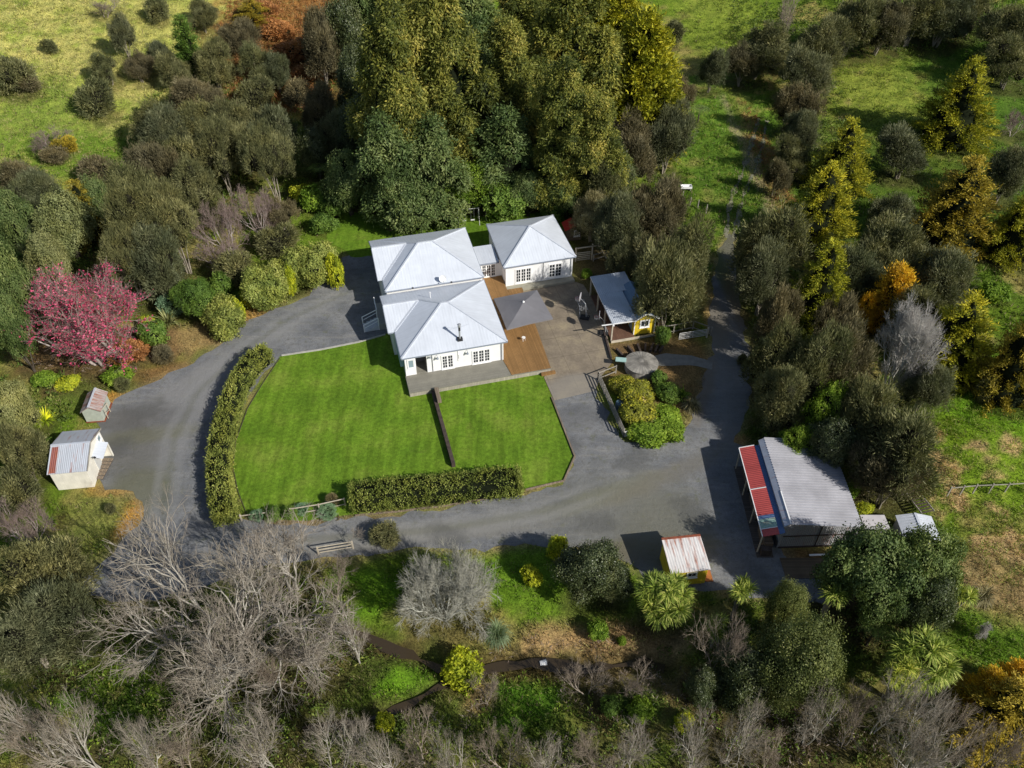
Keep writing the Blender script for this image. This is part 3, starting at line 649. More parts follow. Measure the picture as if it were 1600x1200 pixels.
# ------------------------------------------------------------------ cabin with pergola
cb=empty('garden_cabin',(10.6,67.9,0),R(11.8),'yellow timber garden cabin with white window and a pale pergola roof','cabin')
lx=2.72; ly=8.55
b=MB()
b.slab([(.0,0,2.55),(lx,0.15,2.60),(lx,2.6,2.60),(0,2.6,2.55)],.04,0); b.slab([(0,2.61,2.56),(lx,2.61,2.61),(lx,5.2,2.61),(0,5.2,2.56)],.04,1); b.slab([(0,5.21,2.57),(lx+1.3,5.21,2.70),(lx+1.3,ly,2.70),(0,ly,2.57)],.04,0)
b.build('pergola_roof',[MAT['clear'],MAT['clear']],cb)
for y in (0.02,2.7,5.4,8.3): MB().box(.02,.16,y,y+.14,.0,2.42).build('post',MAT['paletimber'],cb)
b=MB(); b.box(-.02,.16,-.3,ly,2.425,2.505); b.box(-1.15,lx,-.02,.08,2.425,2.505)
for k in range(10): b.box(.17,lx,.6+k*.85,.68+k*.85,2.43,2.50)
b.build('beam',MAT['white'],cb)
# beam post out at the left
b=MB(); b.slab([(0.1,-.1,.22),(lx,.1,.22),(lx,ly-.4,.22),(.1,ly-.4,.22)],.2); b.build('floor',planks('red brown pergola floor',(.16,.085,.055),.15,'v',.15),cb)
b=MB(); b.bar((.0,-.18,.14),(5.0,.06,.14),.12,.26); b.build('floor_edge',MAT['paletimber'],cb)
cx0,cx1,cy0,cy1=lx,lx+2.35,.55,6.0; zc=2.35; zrg=3.05; cm=(cx0+cx1)/2
b=MB(); b.box(cx0,cx1,cy0,cy0+.1,0.1,zc); b.poly([(cx0,cy0,zc),(cx1,cy0,zc),(cm,cy0,zrg)]); b.box(cx0,cx0+.1,cy0+.1,cy1,.1,zc); b.box(cx1-.1,cx1,cy0+.1,cy1,.1,zc); b.box(cx0+.1,cx1-.1,cy1-.1,cy1,.1,zc); b.poly([(cx1,cy1,zc),(cx0,cy1,zc),(cm,cy1,zrg)])
b.build('wall',MAT['yellow'],cb)
b=MB(); tn=(zrg-zc)/(cm-cx0); e=.28
b.slab([(cx0-e+.1,cy0-.3,zc-tn*(e-.1)+.06),(cm,cy0-.3,zrg+.06),(cm,cy1+.2,zrg+.06),(cx0-e+.1,cy1+.2,zc-tn*(e-.1)+.06)],.05)
b.slab([(cm,cy0-.3,zrg+.06),(cx1+e,cy0-.3,zc-tn*e+.06),(cx1+e,cy1+.2,zc-tn*e+.06),(cm,cy1+.2,zrg+.06)],.05); b.build('roof',MAT['blueroof'],cb)
b=MB(); b.bar((cx0-.15,cy0-.33,zc-tn*.15),(cm,cy0-.33,zrg+.02),.05,.16); b.bar((cm,cy0-.33,zrg+.02),(cx1+e,cy0-.33,zc-tn*e+.02),.05,.16); b.box(cx0-.02,cx0+.08,cy0-.03,cy0-.001,.1,zc-.05); b.box(cx1-.08,cx1+.02,cy0-.03,cy0-.001,.1,zc-.1); b.build('barge_board',MAT['white'],cb)
window(cb,frame((cx0+.68,cy0,1.05),(1,0,0),(0,-1,0)),.95,.9,1,2,1)
b=MB(); b.box(cx1+.12,cx1+.28,cy0-.5,cy0-.34,0,2.1); b.build('corner_post',MAT['darktimber'],cb)
b=MB(); b.box(cx0-.03,cx0-.001,1.2,2.1,.25,2.2); b.build('door',MAT['lightglass'],cb)
# things under the pergola
x,y=at(948,468); 
o=empty('garden_chair',(*at(966,509),.25),R(200),'pale blue slatted chair in shade beside the yellow cabin wall','chair')
b=MB(); b.box(-.25,.25,-.25,.25,.40,.44); b.build('seat',plain('pale blue chair paint',(.4,.5,.56),.6,.1),o)
b=MB(); b.box(-.25,.25,.22,.26,.44,1.0); b.build('backrest',MAT['lightglass'],o)
for sx,sy in ((-1,-1),(1,-1),(-1,1),(1,1)):
    b=MB(); b.box(sx*.22-.02,sx*.22+.02,sy*.22-.02,sy*.22+.02,0,.4); b.build('leg',MAT['steel'],o)

# ------------------------------------------------------------------ barn (garage)
bn=empty('barn',(20.5,40.65,0),0,'long steel barn with ribbed pale roof and red lean to along its left side','barn')
def rib(b,P0,P1,P2_,P3,per,hh=.045,ww=.10):
    """raised ribs running P0->P1, stepped towards P3"""
    P0,P1,P2_,P3=map(Vector,(P0,P1,P2_,P3)); k=int((P3-P0).length/per)
    for i in range(k+1):
        t=i/k; a=P0.lerp(P3,t); c_=P1.lerp(P2_,t); b.bar(a+Vector((0,0,hh/2)),c_+Vector((0,0,hh/2)),ww,hh)
b=MB(); RR=[(2.25,.55,3.3),(8.45,.85,2.5),(8.45,10.5,2.5),(2.15,10.1,3.3)]
b.slab(RR,.06); rib(b,RR[0],RR[1],RR[2],RR[3],.285,.075,.12)
b.build('roof',plain('pale ribbed roof steel',(.42,.415,.44),.5,.2,.5,metal=.1),bn)
b=MB(); b.slab([(1.76,.5,3.08),(2.24,.55,3.33),(2.14,10.1,3.33),(1.68,10.05,3.08)],.06); b.build('ridge_flashing',sheetmetal('weathered ridge flashing',(.42,.45,.52),.3,.12,.5,.2,.1,.01,3),bn)
b=MB(); b.bar((2.25,.55,3.35),(2.22,4.0,3.35),.09,.05); b.build('ridge_trim',MAT['white'],bn)
b=MB(); b.box(1.78,1.9,.6,10.0,.0,3.06); b.poly([(1.9,.62,0),(8.2,.9,0),(8.2,.9,2.47),(2.24,.62,3.24),(1.9,.62,3.08)]); b.poly([(1.9,9.9,0),(1.9,9.9,3.08),(2.2,9.9,3.24),(8.2,9.9,2.47),(8.2,9.9,0)]); b.box(8.2,8.3,0.9,9.9,0,2.45)
b.build('wall',MAT['barnwall'],bn)
b=MB(); b.bar((2.0,.57,1.6),(8.1,.84,1.6),.06,.1); b.bar((1.9,.55,.08),(8.1,.84,.08),.08,.14); b.bar((5.0,.7,.1),(5.0,.7,2.8),.05,.07);b.build('cladding_rail',MAT['darktimber'],bn)
b=MB()
def seg(y0,y1,m): b.slab([(.0,y0,2.38),(1.32,y0,2.74),(1.32,y1,2.74),(0,y1,2.38)],.05,m)
seg(9.75,4.92,0); seg(4.88,2.1,0); seg(2.08,1.72,1); seg(1.7,.72,2); seg(.7,.0,0)
b.slab([(1.33,0.0,2.70),(1.80,.1,2.78),(1.78,9.75,2.78),(1.33,9.75,2.70)],.05,1)  # joining strip of roof; its dark blue also paints in the barn's shadow
b.build('lean_to_roof',[MAT['red'],MAT['blueiron_shade'],MAT['greeniron']],bn)
b=MB(); b.bar((.0,.0,2.36),(.0,9.75,2.36),.06,.10); b.bar((0,4.9,2.41),(1.3,4.9,2.77),.08,.03); b.bar((0,9.75,2.41),(1.3,9.75,2.77),.08,.03); b.bar((0,.71,2.41),(1.3,.71,2.77),.06,.03); b.build('lean_to_trim',MAT['white'],bn)
for y in (.1,3.1,6.2,9.3):
    b=MB(); b.box(.02,.12,y,y+.1,0,2.3); b.build('post',MAT['paletimber'],bn)
b=MB(); b.slab([(-.08,-.4,.035),(1.33,-.4,.035),(1.33,9.6,.035),(-.08,9.6,.035)],.03); b.build('lean_to_floor',planks('dark board floor',(.13,.105,.085),.25,'h',.3),bn)
b=MB()
for y0,y1,h in ((.3,2.4,1.1),(3.4,5.9,1.3),(6.6,9.0,.9)):
    for k in range(int(h/.16)): b.box(.55,1.28,y0,y1,.05+k*.16,.05+k*.16+.13)
b.build('firewood_stack',planks('split firewood',(.17,.12,.08),.12,'h',.5),bn)
b=MB(); b.box(.25,1.1,-.25,.35,.04,.75); b.build('workbench',MAT['darktimber'],bn)
# timber deck in front of barn
dk=MB(); pts=[(*at(1218,872),.05),(*at(1305,872),.05),(*at(1318,904),.05),(*at(1228,904),.05)]; dk.slab(pts[::-1],.05); o=dk.build('timber_pad',planks('old brown timber pad',(.16,.115,.07),.16,'h',.3)); tag(o,'old brown timber platform on the ground in front of the barn','platform')
# white pipe / plank lying by wall
o=MB().bar((*at(1264,869),.14),(*at(1294,868),.14),.16,.08).build('plank',MAT['white']); tag(o,'white plank lying against the foot of the barn front wall','plank')

# ------------------------------------------------------------------ small grey sheds at right
def gable(name,x,y,rz,w,d,h,hr,wallm,roofm,label,cat,axis_='y',oh=.15,ridge=True):
    o=empty(name,(x,y,0),rz,label,cat)
    b=MB(); b.box(0,w,0,.06,0,h); b.box(0,w,d-.06,d,0,h); b.box(0,.06,.06,d-.06,0,h); b.box(w-.06,w,.06,d-.06,0,h)
    if axis_=='y':
        b.poly([(0,0,h),(w,0,h),(w/2,0,hr)]); b.poly([(w,d,h),(0,d,h),(w/2,d,hr)])
    else:
        b.poly([(0,d,h),(0,0,h),(0,d/2,hr)]); b.poly([(w,0,h),(w,d,h),(w,d/2,hr)])
    b.build('wall',wallm,o)
    b=MB()
    if axis_=='y':
        t=(hr-h)/(w/2); e=oh
        b.slab([(-e,-oh,h-t*e+.05),(w/2,-oh,hr+.05),(w/2,d+oh,hr+.05),(-e,d+oh,h-t*e+.05)],.04); b.slab([(w/2,-oh,hr+.05),(w+e,-oh,h-t*e+.05),(w+e,d+oh,h-t*e+.05),(w/2,d+oh,hr+.05)],.04)
        rr=((w/2,-oh,hr+.07),(w/2,d+oh,hr+.07))
    else:
        t=(hr-h)/(d/2); e=oh
        b.slab([(-oh,-e,h-t*e+.05),(w+oh,-e,h-t*e+.05),(w+oh,d/2,hr+.05),(-oh,d/2,hr+.05)],.04); b.slab([(-oh,d/2,hr+.05),(w+oh,d/2,hr+.05),(w+oh,d+e,h-t*e+.05),(-oh,d+e,h-t*e+.05)],.04)
        rr=((-oh,d/2,hr+.07),(w+oh,d/2,hr+.07))
    r=b.build('roof',roofm,o)
    if ridge: MB().bar(rr[0],rr[1],.2,.03).build('ridge_cap',MAT['zinc_cap'],r)
    return o
x,y=at(1414,838,2.0); gable('garden_shed',x,y-.2,R(-2),2.7,2.2,2.0,2.35,MAT['steel'],plain('pale ribbed shed roof',(.55,.57,.61),.5,.08),'small pale gabled steel shed at the far right behind the barn','shed')
shd=[o for o in col.objects if o.name.startswith('garden_shed')][0]
b=MB(); 
for i in range(9):
    b.bar((-.12,.0+i*.27,1.99),(1.33,.0+i*.27,2.40),.05,.05); b.bar((1.37,.0+i*.27,2.40),(2.82,.0+i*.27,1.99),.05,.05)
b.build('roof_rib',MAT['zinc_cap'],shd)
x,y=at(1352,826,2.0); o=empty('lean_shed',(x,y,0),0,'low flat roofed pale shed tucked between the barn and gabled shed','shed')
b=MB(); b.slab([(0,0,1.95),(2.1,0,1.95),(2.0,1.35,2.1),(-.05,1.35,2.1)],.06); b.build('roof',plain('pale flat roof',(.50,.47,.47),.6,.1),o); b=MB(); b.box(.08,1.95,.1,1.3,0,1.9); b.build('wall',MAT['barnwall'],o)

# ------------------------------------------------------------------ yellow hut by road
ht=empty('yellow_hut',(12.55,37.2,0),R(7),'yellow board hut with a rust streaked pale roof beside the cabbage tree','hut')
w,d=3.25,3.0
b=MB(); b.box(.12,w-.12,.22,.30,0,2.1); b.box(.12,w-.12,d-.08,d,0,2.4); b.box(.12,.2,.30,d-.08,0,2.2); b.box(w-.2,w-.12,.30,d-.08,0,2.2)
b.poly([(.12,.3,2.1),(.12,d,2.1),(.12,d,2.45)]); b.poly([(w-.12,d,2.1),(w-.12,.3,2.1),(w-.12,d,2.45)]); b.build('wall',MAT['yellow'],ht)
b=MB(); b.slab([(0,0,2.2),(w,0,2.2),(w,d+.12,2.52),(0,d+.12,2.52)],.05); r=b.build('roof',MAT['hutroof'],ht)
MB().bar((0,d+.12,2.54),(w,d+.12,2.54),.2,.05).build('ridge_flashing',MAT['rust'],r)
window(ht,frame((1.5,.22,1.1),(1,0,0),(0,-1,0)),.75,.6,1,2,1)
b=MB(); b.slab([(w+.0,.3,.10),(w+.62,.25,.10),(w+.75,2.9,.10),(w+.0,2.9,.10)],.08); b.build('ramp',MAT['orange'],ht)
b=MB(); b.box(w-.115,w-.09,.9,1.9,.1,2.0); b.build('door',MAT['white'],ht)

# ------------------------------------------------------------------ white shed left
ws=gable('white_shed',-40.67,47.46,R(7.2),3.1,4.9,2.35,3.25,MAT['cream'],MAT['shedroof'],'cream painted shed with gabled grey iron roof on the left of the gravel','shed','x',.16)
b=MB(); b.slab([(.0,-.10,2.40),(.55,-.10,2.40),(.55,2.25,3.24),(.0,2.25,3.24)],.03); b.build('rusty_sheet',sheetmetal('red rusted roof sheet',(.30,.11,.09),.16,.3,.8,.05,.8,.02,2),ws)
MB().slab([(1.9,.9,2.66),(2.02,.9,2.66),(2.05,1.5,2.87),(1.93,1.5,2.87)],.02).build('rust_patch',MAT['rust'],ws)
MB().slab([(1.7,.35,2.46),(1.8,.35,2.46),(1.8,.6,2.55),(1.7,.6,2.55)],.02).build('rust_patch',MAT['rust'],ws)
b=MB(); b.slab([(3.1,1.75,2.05),(4.0,1.75,1.75),(4.0,3.75,1.75),(3.1,3.75,2.05)],.05); b.build('door_canopy',MAT['zinc'],ws)
b=MB(); b.box(3.1,3.14,1.9,2.85,.05,1.95); b.build('door',plain('grey door',(.55,.55,.53),.6,.05),ws)
b=MB(); b.box(3.9,3.98,3.6,3.7,0,1.75); b.box(3.11,3.98,3.7,3.75,0,1.72); b.build('porch_wall',MAT['cream'],ws)
window(ws,frame((3.1,3.9,1.5),(0,1,0),(1,0,0)),.7,.7,1,1,1,glass='lightglass')
b=MB(); b.tube([(3.12,1.5,2.2),(3.5,1.5,2.35)],.02,5); b.tube([(3.5,1.5,2.35),(3.5,1.5,2.2)],[.05,.12],8); b.build('lamp',MAT['black'],ws)
b=MB(); b.bar((3.28,-.16,2.33),(3.28,2.45,3.27),.04,.14); b.bar((3.28,2.45,3.27),(3.28,5.06,2.33),.04,.14); b.build('barge_board',MAT['greytimber'],ws)
x,y=at(161,733); o=empty('pallet',(x,y,.0),R(-3),'flat weathered wooden pallet on gravel before the cream shed door','pallet')
b=MB(); 
for i in range(6): b.box(-.5,.5,-1.25+i*.43,-1.25+i*.43+.34,.10,.13)
b.build('top_board',MAT['timber'],o); b=MB()
for i in (-.46,0,.4): b.box(i,i+.08,-1.25,1.25,0,.10)
b.build('bearer',MAT['darktimber'],o)
# ------------------------------------------------------------------ rusty hut
rh=gable('rusty_hut',-41.25,55.85,R(6),1.65,2.45,1.55,2.1,MAT['greenwall'],MAT['rustroof'],'tiny pale green hut with rusty gabled iron roof at the gravel edge','hut','y',.15,True)
b=MB(); b.slab([(-.05,-.06,.14),(1.75,-.06,.14),(1.8,2.5,.14),(-.05,2.5,.14)],.12); b.build('floor',MAT['rust'],rh)
b=MB(); b.bar((1.95,.3,.1),(1.95,.3,1.3),.06,.06); b.bar((1.95,1.2,.1),(1.95,1.2,1.35),.06,.06); b.bar((1.7,.3,1.3),(2.0,1.25,1.3),.06,.06); b.bar((1.95,.3,.9),(1.95,1.2,.4),.05,.05); b.build('gate_frame',MAT['paletimber'],rh)
# ------------------------------------------------------------------ playhouse
x,y=at(884,378); ph=empty('playhouse',(x,y,0),R(10),'little playhouse with red roof behind the right wing of the house','playhouse')
b=MB(); b.box(0,1.9,0,1.6,0.1,1.75); b.poly([(0,0,1.75),(1.9,0,1.75),(.95,0,2.2)]); b.build('wall',planks('brown playhouse boards',(.16,.12,.085),.14,'h',.2),ph)
b=MB(); b.slab([(-.2,-.2,1.72),(.95,-.2,2.28),(.95,1.8,2.28),(-.2,1.8,1.72)],.05); b.slab([(.95,-.2,2.28),(2.1,-.2,1.72),(2.1,1.8,1.72),(.95,1.8,2.28)],.05); b.build('roof',MAT['redplastic'],ph)
window(ph,frame((1.05,0,.75),(1,0,0),(0,-1,0)),.6,.75,1,2,2)
# ------------------------------------------------------------------ fences and gates
def fence(pts,h=1.1,rails=3,gap=2.0,mat='greytimber',label='',name='fence',pw=.11,rh=.1,zb=None,cat='fence',rw=.04):
    o=empty(name,(*pts[0],0 if zb is None else zb),0,label,cat); ox,oy=pts[0]; base=[]
    for (x1,y1),(x2,y2) in zip(pts[:-1],pts[1:]):
        L=math.hypot(x2-x1,y2-y1); k=max(1,round(L/gap))
        for i in range(k): base.append((x1+(x2-x1)*i/k,y1+(y2-y1)*i/k))
    base.append(pts[-1]); g=[max(0,zg(*q)) if zb is None else 0 for q in base]
    for (x,y),z in zip(base,g):
        b=MB(); b.box(x-ox-pw/2,x-ox+pw/2,y-oy-pw/2,y-oy+pw/2,z-.1,z+h+.08); b.build('post',MAT[mat],o)
    if rails:
        for r in range(rails):
            b=MB()
            for (p,zp),(q,zq) in zip(list(zip(base,g))[:-1],list(zip(base,g))[1:]):
                zz=h-(h-.22)*r/max(1,rails-1) if rails>1 else h-.1
                b.bar((p[0]-ox,p[1]-oy,zp+zz),(q[0]-ox,q[1]-oy,zq+zz),rw,rh)
            b.build('rail',MAT[mat],o)
    return o
A=at(934,594); B_=at(974,684); Cc=at(1003,677)
MAT['fencewhite']=plain('worn white fence paint',(.60,.58,.55),.7,.12,3)
fence([A,B_],1.15,4,1.9,'greytimber','four rail weathered fence between the seal and the creeper garden',rh=.13)
o=fence([B_,(Cc[0],Cc[1])],.75,3,1.9,'fencewhite','short white three board fence beside the bright green groundcover',rh=.17,rw=.04)
fence([at(934,594),at(962,583)],1.0,2,1.5,'greytimber','short grey rail fence closing the creeper garden at the patio end')
fence([at(1035,522),at(1052,520),at(1082,514),at(1110,524)],1.1,2,1.6,'greytimber','grey post and rail fence right of the yellow cabin')
x,y=at(1060,534); o=empty('farm_gate',(x,y,0),R(13),'galvanised farm gate leaning low beside the shaded drive','gate')
b=MB(); L=3.1
for z_ in (.35,.55,.75,.95,1.15): b.tube([(0,0,z_),(L,0,z_)],.03,6)
for x_ in (0,L/2,L): b.tube([(x_,0,.35),(x_,0,1.15)],.03,6)
b.build('gate_frame',MAT['fencewhite'],o); b=MB(); b.box(L+.05,L+.2,-.08,.08,0,1.4); b.build('post',MAT['paletimber'],o)
# garden gate behind right wing
x,y=at(899,409); o=empty('garden_gate',(x,y,0),R(11),'tall timber gateway with slatted gate right of the house','gate')
MB().box(-.06,.08,-.06,.06,0,2.0).build('post',MAT['paletimber'],o); MB().box(1.95,2.09,-.06,.06,0,2.3).build('post',MAT['paletimber'],o)
b=MB(); b.bar((-.1,0,1.9),(2.7,0,2.0),.08,.14); b.build('lintel',MAT['paletimber'],o)
b=MB()
for k in range(5): b.box(.15,1.8,-.02,.02,.15+k*.25,.27+k*.25)
b.build('slat',MAT['paletimber'],o)
fence([at(927,408),at(946,402)],.9,2,2.0,'greytimber','low grey rail fence right of the slatted garden gate')
fence([at(935,385),at(958,422)],1.1,2,2.2,'paletimber','pale rail fence running from the garden gate to the pergola')
fence([at(456,806),at(500,799),at(540,790)],.95,2,2.2,'paletimber','pale two rail fence left of the long clipped hedge')
fence([at(378,814),at(424,808)],.8,1,2.2,'paletimber','single pale rail fence near the lower end of the curved hedge')
fence([at(498,866),at(552,857)],.95,3,2.6,'paletimber','pale three rail fence by the road under the bare tree')
fence([at(1040,318),at(1054,322),at(1066,312),at(1078,322),at(1090,326),at(1103,334)],1.2,0,1.4,'greytimber','row of grey fence posts on the grass left of the track')
fence([at(1480,774),at(1500,772),at(1520,770),at(1545,769),at(1570,768),at(1600,766)],1.1,1,1.4,'greytimber','line of leaning grey posts crossing the tussock paddock at right')
x,y=at(1447,806); o=empty('stile',(x,y,0),R(105),'dark slatted timber ramp standing in grass behind the small sheds','ramp')
b=MB()
for k in range(9): b.box(k*.3,k*.3+.12,-.6,.6,.5,.56)
b.build('slat',MAT['darktimber'],o); b=MB(); b.bar((0,-.6,.5),(2.6,-.6,.5),.08,.12); b.bar((0,.6,.5),(2.6,.6,.5),.08,.12); b.bar((2.6,-.6,0),(2.6,-.6,1.1),.1,.1); b.bar((2.6,.6,0),(2.6,.6,1.1),.1,.1); b.build('frame',MAT['greytimber'],o)
# lawn divider, edging
p=at(677,616); q=at(709,730); 
o=MB().bar((*p,.28),(*q,.28),.34,.56).build('sleeper_wall',MAT['darktimber']); tag(o,'low dark timber wall dividing the front lawn in two','wall')
p=at(680,612); q=at(690,640); o2=MB().box(-.2,.2,-.95,.95,.56,.95).build('planter_box',MAT['timber']); o2.location=((p[0]+q[0])/2,(p[1]+q[1])/2,0); o2.rotation_euler=(0,0,R(14)); tag(o2,'narrow weathered box on the deck end of the lawn divider','planter')
b=MB()
for a,c_ in (((862,622),(898,714)),((898,714),(881,752)),((881,752),(822,766))): b.bar((*at(*a),.07),(*at(*c_),.07),.13,.18)
tag(b.build('timber_edging',MAT['timber']),'brown timber edging round the right end of the lawn','edging')
b=MB()
for a,c_ in (((440,556),(500,547)),((500,547),(560,535)),((560,535),(602,523))): b.bar((*at(*a),.05),(*at(*c_),.05),.18,.12)
tag(b.build('kerb_edging',plain('pale concrete kerb',(.42,.40,.36),.9,.2)),'pale concrete edging between the top of the lawn and the gravel','edging')
b=MB(); pl=[(437,560),(412,597),(387,638),(369,688),(364,730),(372,768),(385,802)]
for a,c_ in zip(pl[:-1],pl[1:]): b.bar((*at(*a),.03),(*at(*c_),.03),.05,.09)
tag(b.build('lawn_edging',MAT['darktimber']),'thin dark edging strip along the curved side of the lawn','edging')
b=MB()
for a,c_ in (((555,806),(620,800)),((620,800),(700,790)),((700,790),(818,770))): b.bar((*at(*a),.06),(*at(*c_),.06),.12,.16)
tag(b.build('road_edging',MAT['timber']),'weathered board edging between the long hedge and the road','edging')
# sleeper steps fan
for i,(px,py,r_) in enumerate(((968,553,-62),(985,549,-66),(998,546,-82),(1008,545,82),(1018,545,70),(1026,546,65),(1033,547,62))):
    x,y=at(px,py); o=MB().box(-.62,.62,-.1,.1,-.02,.34).build('sleeper',MAT['darktimber']); o.location=(x,y,0); o.rotation_euler=(0,0,R(r_+0))
    tag(o,['first','second','third','fourth','fifth','sixth','seventh'][i]+' dark sleeper from the left in the fan of steps below the cabin','sleeper','fan of dark sleepers below the cabin')
o=MB().bar((*at(943,519),.16),(*at(955,562),.16),.16,.3).build('retaining_beam',MAT['darktimber']); tag(o,'dark retaining timber along the right edge of the patio','beam')
# round tank lid
x,y=at(1001,576); o=empty('water_tank',(x,y,0),0,'round grey capped water tank half smothered in creeper','water tank'); b=MB(); n=28; r=1.75
b.tube([(0,0,0),(0,0,.85)],r*.96,n); b.build('tank_wall',MAT['stone'],o)
b=MB()
for k in range(n):
    a=2*math.pi*k/n; a2=2*math.pi*(k+1)/n; b.poly([(math.cos(a)*r,math.sin(a)*r,.86),(math.cos(a2)*r,math.sin(a2)*r,.86),(0,0,1.15)]); b.poly([(math.cos(a)*r,math.sin(a)*r,.8),(math.cos(a2)*r,math.sin(a2)*r,.8),(math.cos(a2)*r,math.sin(a2)*r,.86),(math.cos(a)*r,math.sin(a)*r,.86)])
    b.bar((math.cos(a)*r,math.sin(a)*r,.87),(math.cos(a)*.3,math.sin(a)*.3,1.12),.05,.025)
b.build('lid',plain('weathered pale lid',(.29,.27,.235),.85,.55,1.1),o)
x,y=at(969,572); o=MB().box(-.55,.55,-.3,.3,.72,.78).build('trough_lid',plain('pale turquoise board',(.33,.50,.46),.6,.1)); o.location=(x,y,.2); o.rotation_euler=(R(4),0,R(-8)); tag(o,'pale turquoise board lying at the left side of the round tank lid','board')
x,y=at(968,640); o=empty('barrel',(x,y,0),0,'dark blue barrel in shade behind the four rail fence','barrel'); b=MB(); b.tube([(0,0,0),(0,0,.3),(0,0,.7),(0,0,.95)],[.42,.48,.48,.42],16); b.build('drum',plain('dark blue barrel',(.06,.10,.13),.5,.2),o); b=MB(); b.tube([(0,0,.951),(0,0,.99)],[.44,.43],16); b.build('lid',plain('blue barrel lid',(.07,.12,.16),.5,.2),o)
# swing set
x,y=at(732,349); o=empty('swing_set',(x,y,0),R(10),'thin metal swing frame on the back lawn before the bare sapling','swing'); 
for sx in (-1.35,1.35):
    b=MB(); b.tube([(sx,-.75,0),(sx,0,2.1)],.035,6); b.tube([(sx,.75,0),(sx,0,2.1)],.035,6); b.build('leg',MAT['fencewhite'],o)
MB().tube([(-1.4,0,2.1),(1.4,0,2.1)],.035,6).build('top_bar',MAT['fencewhite'],o)
for sx in (-.55,.55):
    b=MB(); b.box(sx-.25,sx+.25,-.1,.1,.45,.49); s_=b.build('seat',MAT['white'],o)
    b=MB(); b.tube([(sx-.2,0,2.1),(sx-.2,0,.49)],.012,4); b.tube([(sx+.2,0,2.1),(sx+.2,0,.49)],.012,4); b.build('chain',MAT['steel'],s_)
# trough
x,y=at(1071,299); o=empty('water_trough',(x,y,zg(x,y)),R(0),'white trough by the post row left of the track','trough'); b=MB(); b.box(-.75,.75,-.35,.35,.5,.56); b.box(-.75,.75,-.35,-.30,.56,.8); b.box(-.75,.75,.30,.35,.56,.8); b.box(-.75,-.70,-.3,.3,.56,.8); b.box(.7,.75,-.3,.3,.56,.8); b.build('basin',MAT['white'],o); b=MB()
for sx in (-.6,.6): b.box(sx-.05,sx+.05,-.25,.25,0,.5)
b.build('leg',MAT['greytimber'],o)
x,y=at(849,1032); o=empty('bucket',(x,y,zg(x,y)),0,'white bucket lying in the dry grass beside the creek','bucket'); b=MB(); b.tube([(-.25,0,.3),(.25,.1,.3)],[.22,.28],12); b.build('shell',MAT['white'],o); b=MB(); b.tube([(.25,.1,.02),(.5,.2,.3),(.25,.1,.58)],.015,5); b.build('handle',MAT['steel'],o)
# white post markers
x,y=at(1172,903);
# stump and fallen branch on the back lawn
x,y=at(611,358); o=empty('tree_stump',(x,y,0),0,'pale cut tree stump alone on the back lawn','stump'); b=MB(); b.tube([(0,0,0),(0,0,.25),(0,0,.45)],[.55,.38,.36],11); b.tube([(.3,0,.1),(.9,-.3,0)],[.15,.05],6); b.tube([(-.3,0,.1),(-.85,.2,0)],[.15,.05],6); b.build('stump',plain('brown bark',(.20,.14,.08),.9,.3),o); b=MB(); b.tube([(0,0,.451),(0,0,.47)],.35,11); b.build('cut_face',plain('pale cut wood',(.50,.40,.26),.8,.15),o)
# ------------------------------------------------------------------ foliage
def unit(a): return a/np.maximum(np.linalg.norm(a,axis=1,keepdims=True),1e-6)
def leafquads(c,d,side,L,Wd):
    """c base, d long axis, side axis; returns verts, faces"""
    L=np.asarray(L).reshape(-1,1)*np.ones((len(c),1)); Wd=np.asarray(Wd).reshape(-1,1)*np.ones((len(c),1))
    V=np.stack([c-side*Wd*.35,c+side*Wd*.35,c+d*L*.6+side*Wd*.5,c+d*L],1)
    V[:,0]=c; V[:,1]=c+d*L*.45+side*Wd*.5; V[:,2]=c+d*L; V[:,3]=c+d*L*.45-side*Wd*.5
    n=len(c); return V.reshape(-1,3),np.arange(4*n).reshape(n,4)
def ico(cx,cy,cz,rx,ry,rz,rs,sub=(10,7),nz=.12):
    nu,nv=sub; V=[];Fq=[]
    for j in range(nv+1):
        ph=math.pi*j/nv
        for i in range(nu):
            th=2*math.pi*i/nu; k=1+nz*(rs.rand()-.5)*2
            V.append((cx+rx*k*math.sin(ph)*math.cos(th),cy+ry*k*math.sin(ph)*math.sin(th),cz+rz*k*math.cos(ph)))
    for j in range(nv):
        for i in range(nu): Fq.append((j*nu+i,(j+1)*nu+i,(j+1)*nu+(i+1)%nu,j*nu+(i+1)%nu))
    return np.array(V),np.array(Fq)
def clumps_on_lobes(lobes,K,rs,zmin=-.55,shell=(.82,1.06)):
    lb=np.array(lobes,float); area=(lb[:,3]*lb[:,4]+lb[:,3]*lb[:,5]+lb[:,4]*lb[:,5]); pr=area/area.sum()
    pts=[];dirs=[];lid=[]
    while len(pts)<K:
        i=rs.choice(len(lb),p=pr); v=rs.randn(3); v/=np.linalg.norm(v)
        if v[2]<zmin: continue
        p=lb[i,:3]+v*lb[i,3:6]*rs.uniform(*shell)
        q=np.sqrt((((p-lb[:,:3])/lb[:,3:6])**2).sum(1)); q[i]=9
        if (q<.78).any(): continue
        n=v/lb[i,3:6]; n/=np.linalg.norm(n); pts.append(p); dirs.append(n); lid.append(i)
    return np.array(pts),np.array(dirs),np.array(lid)
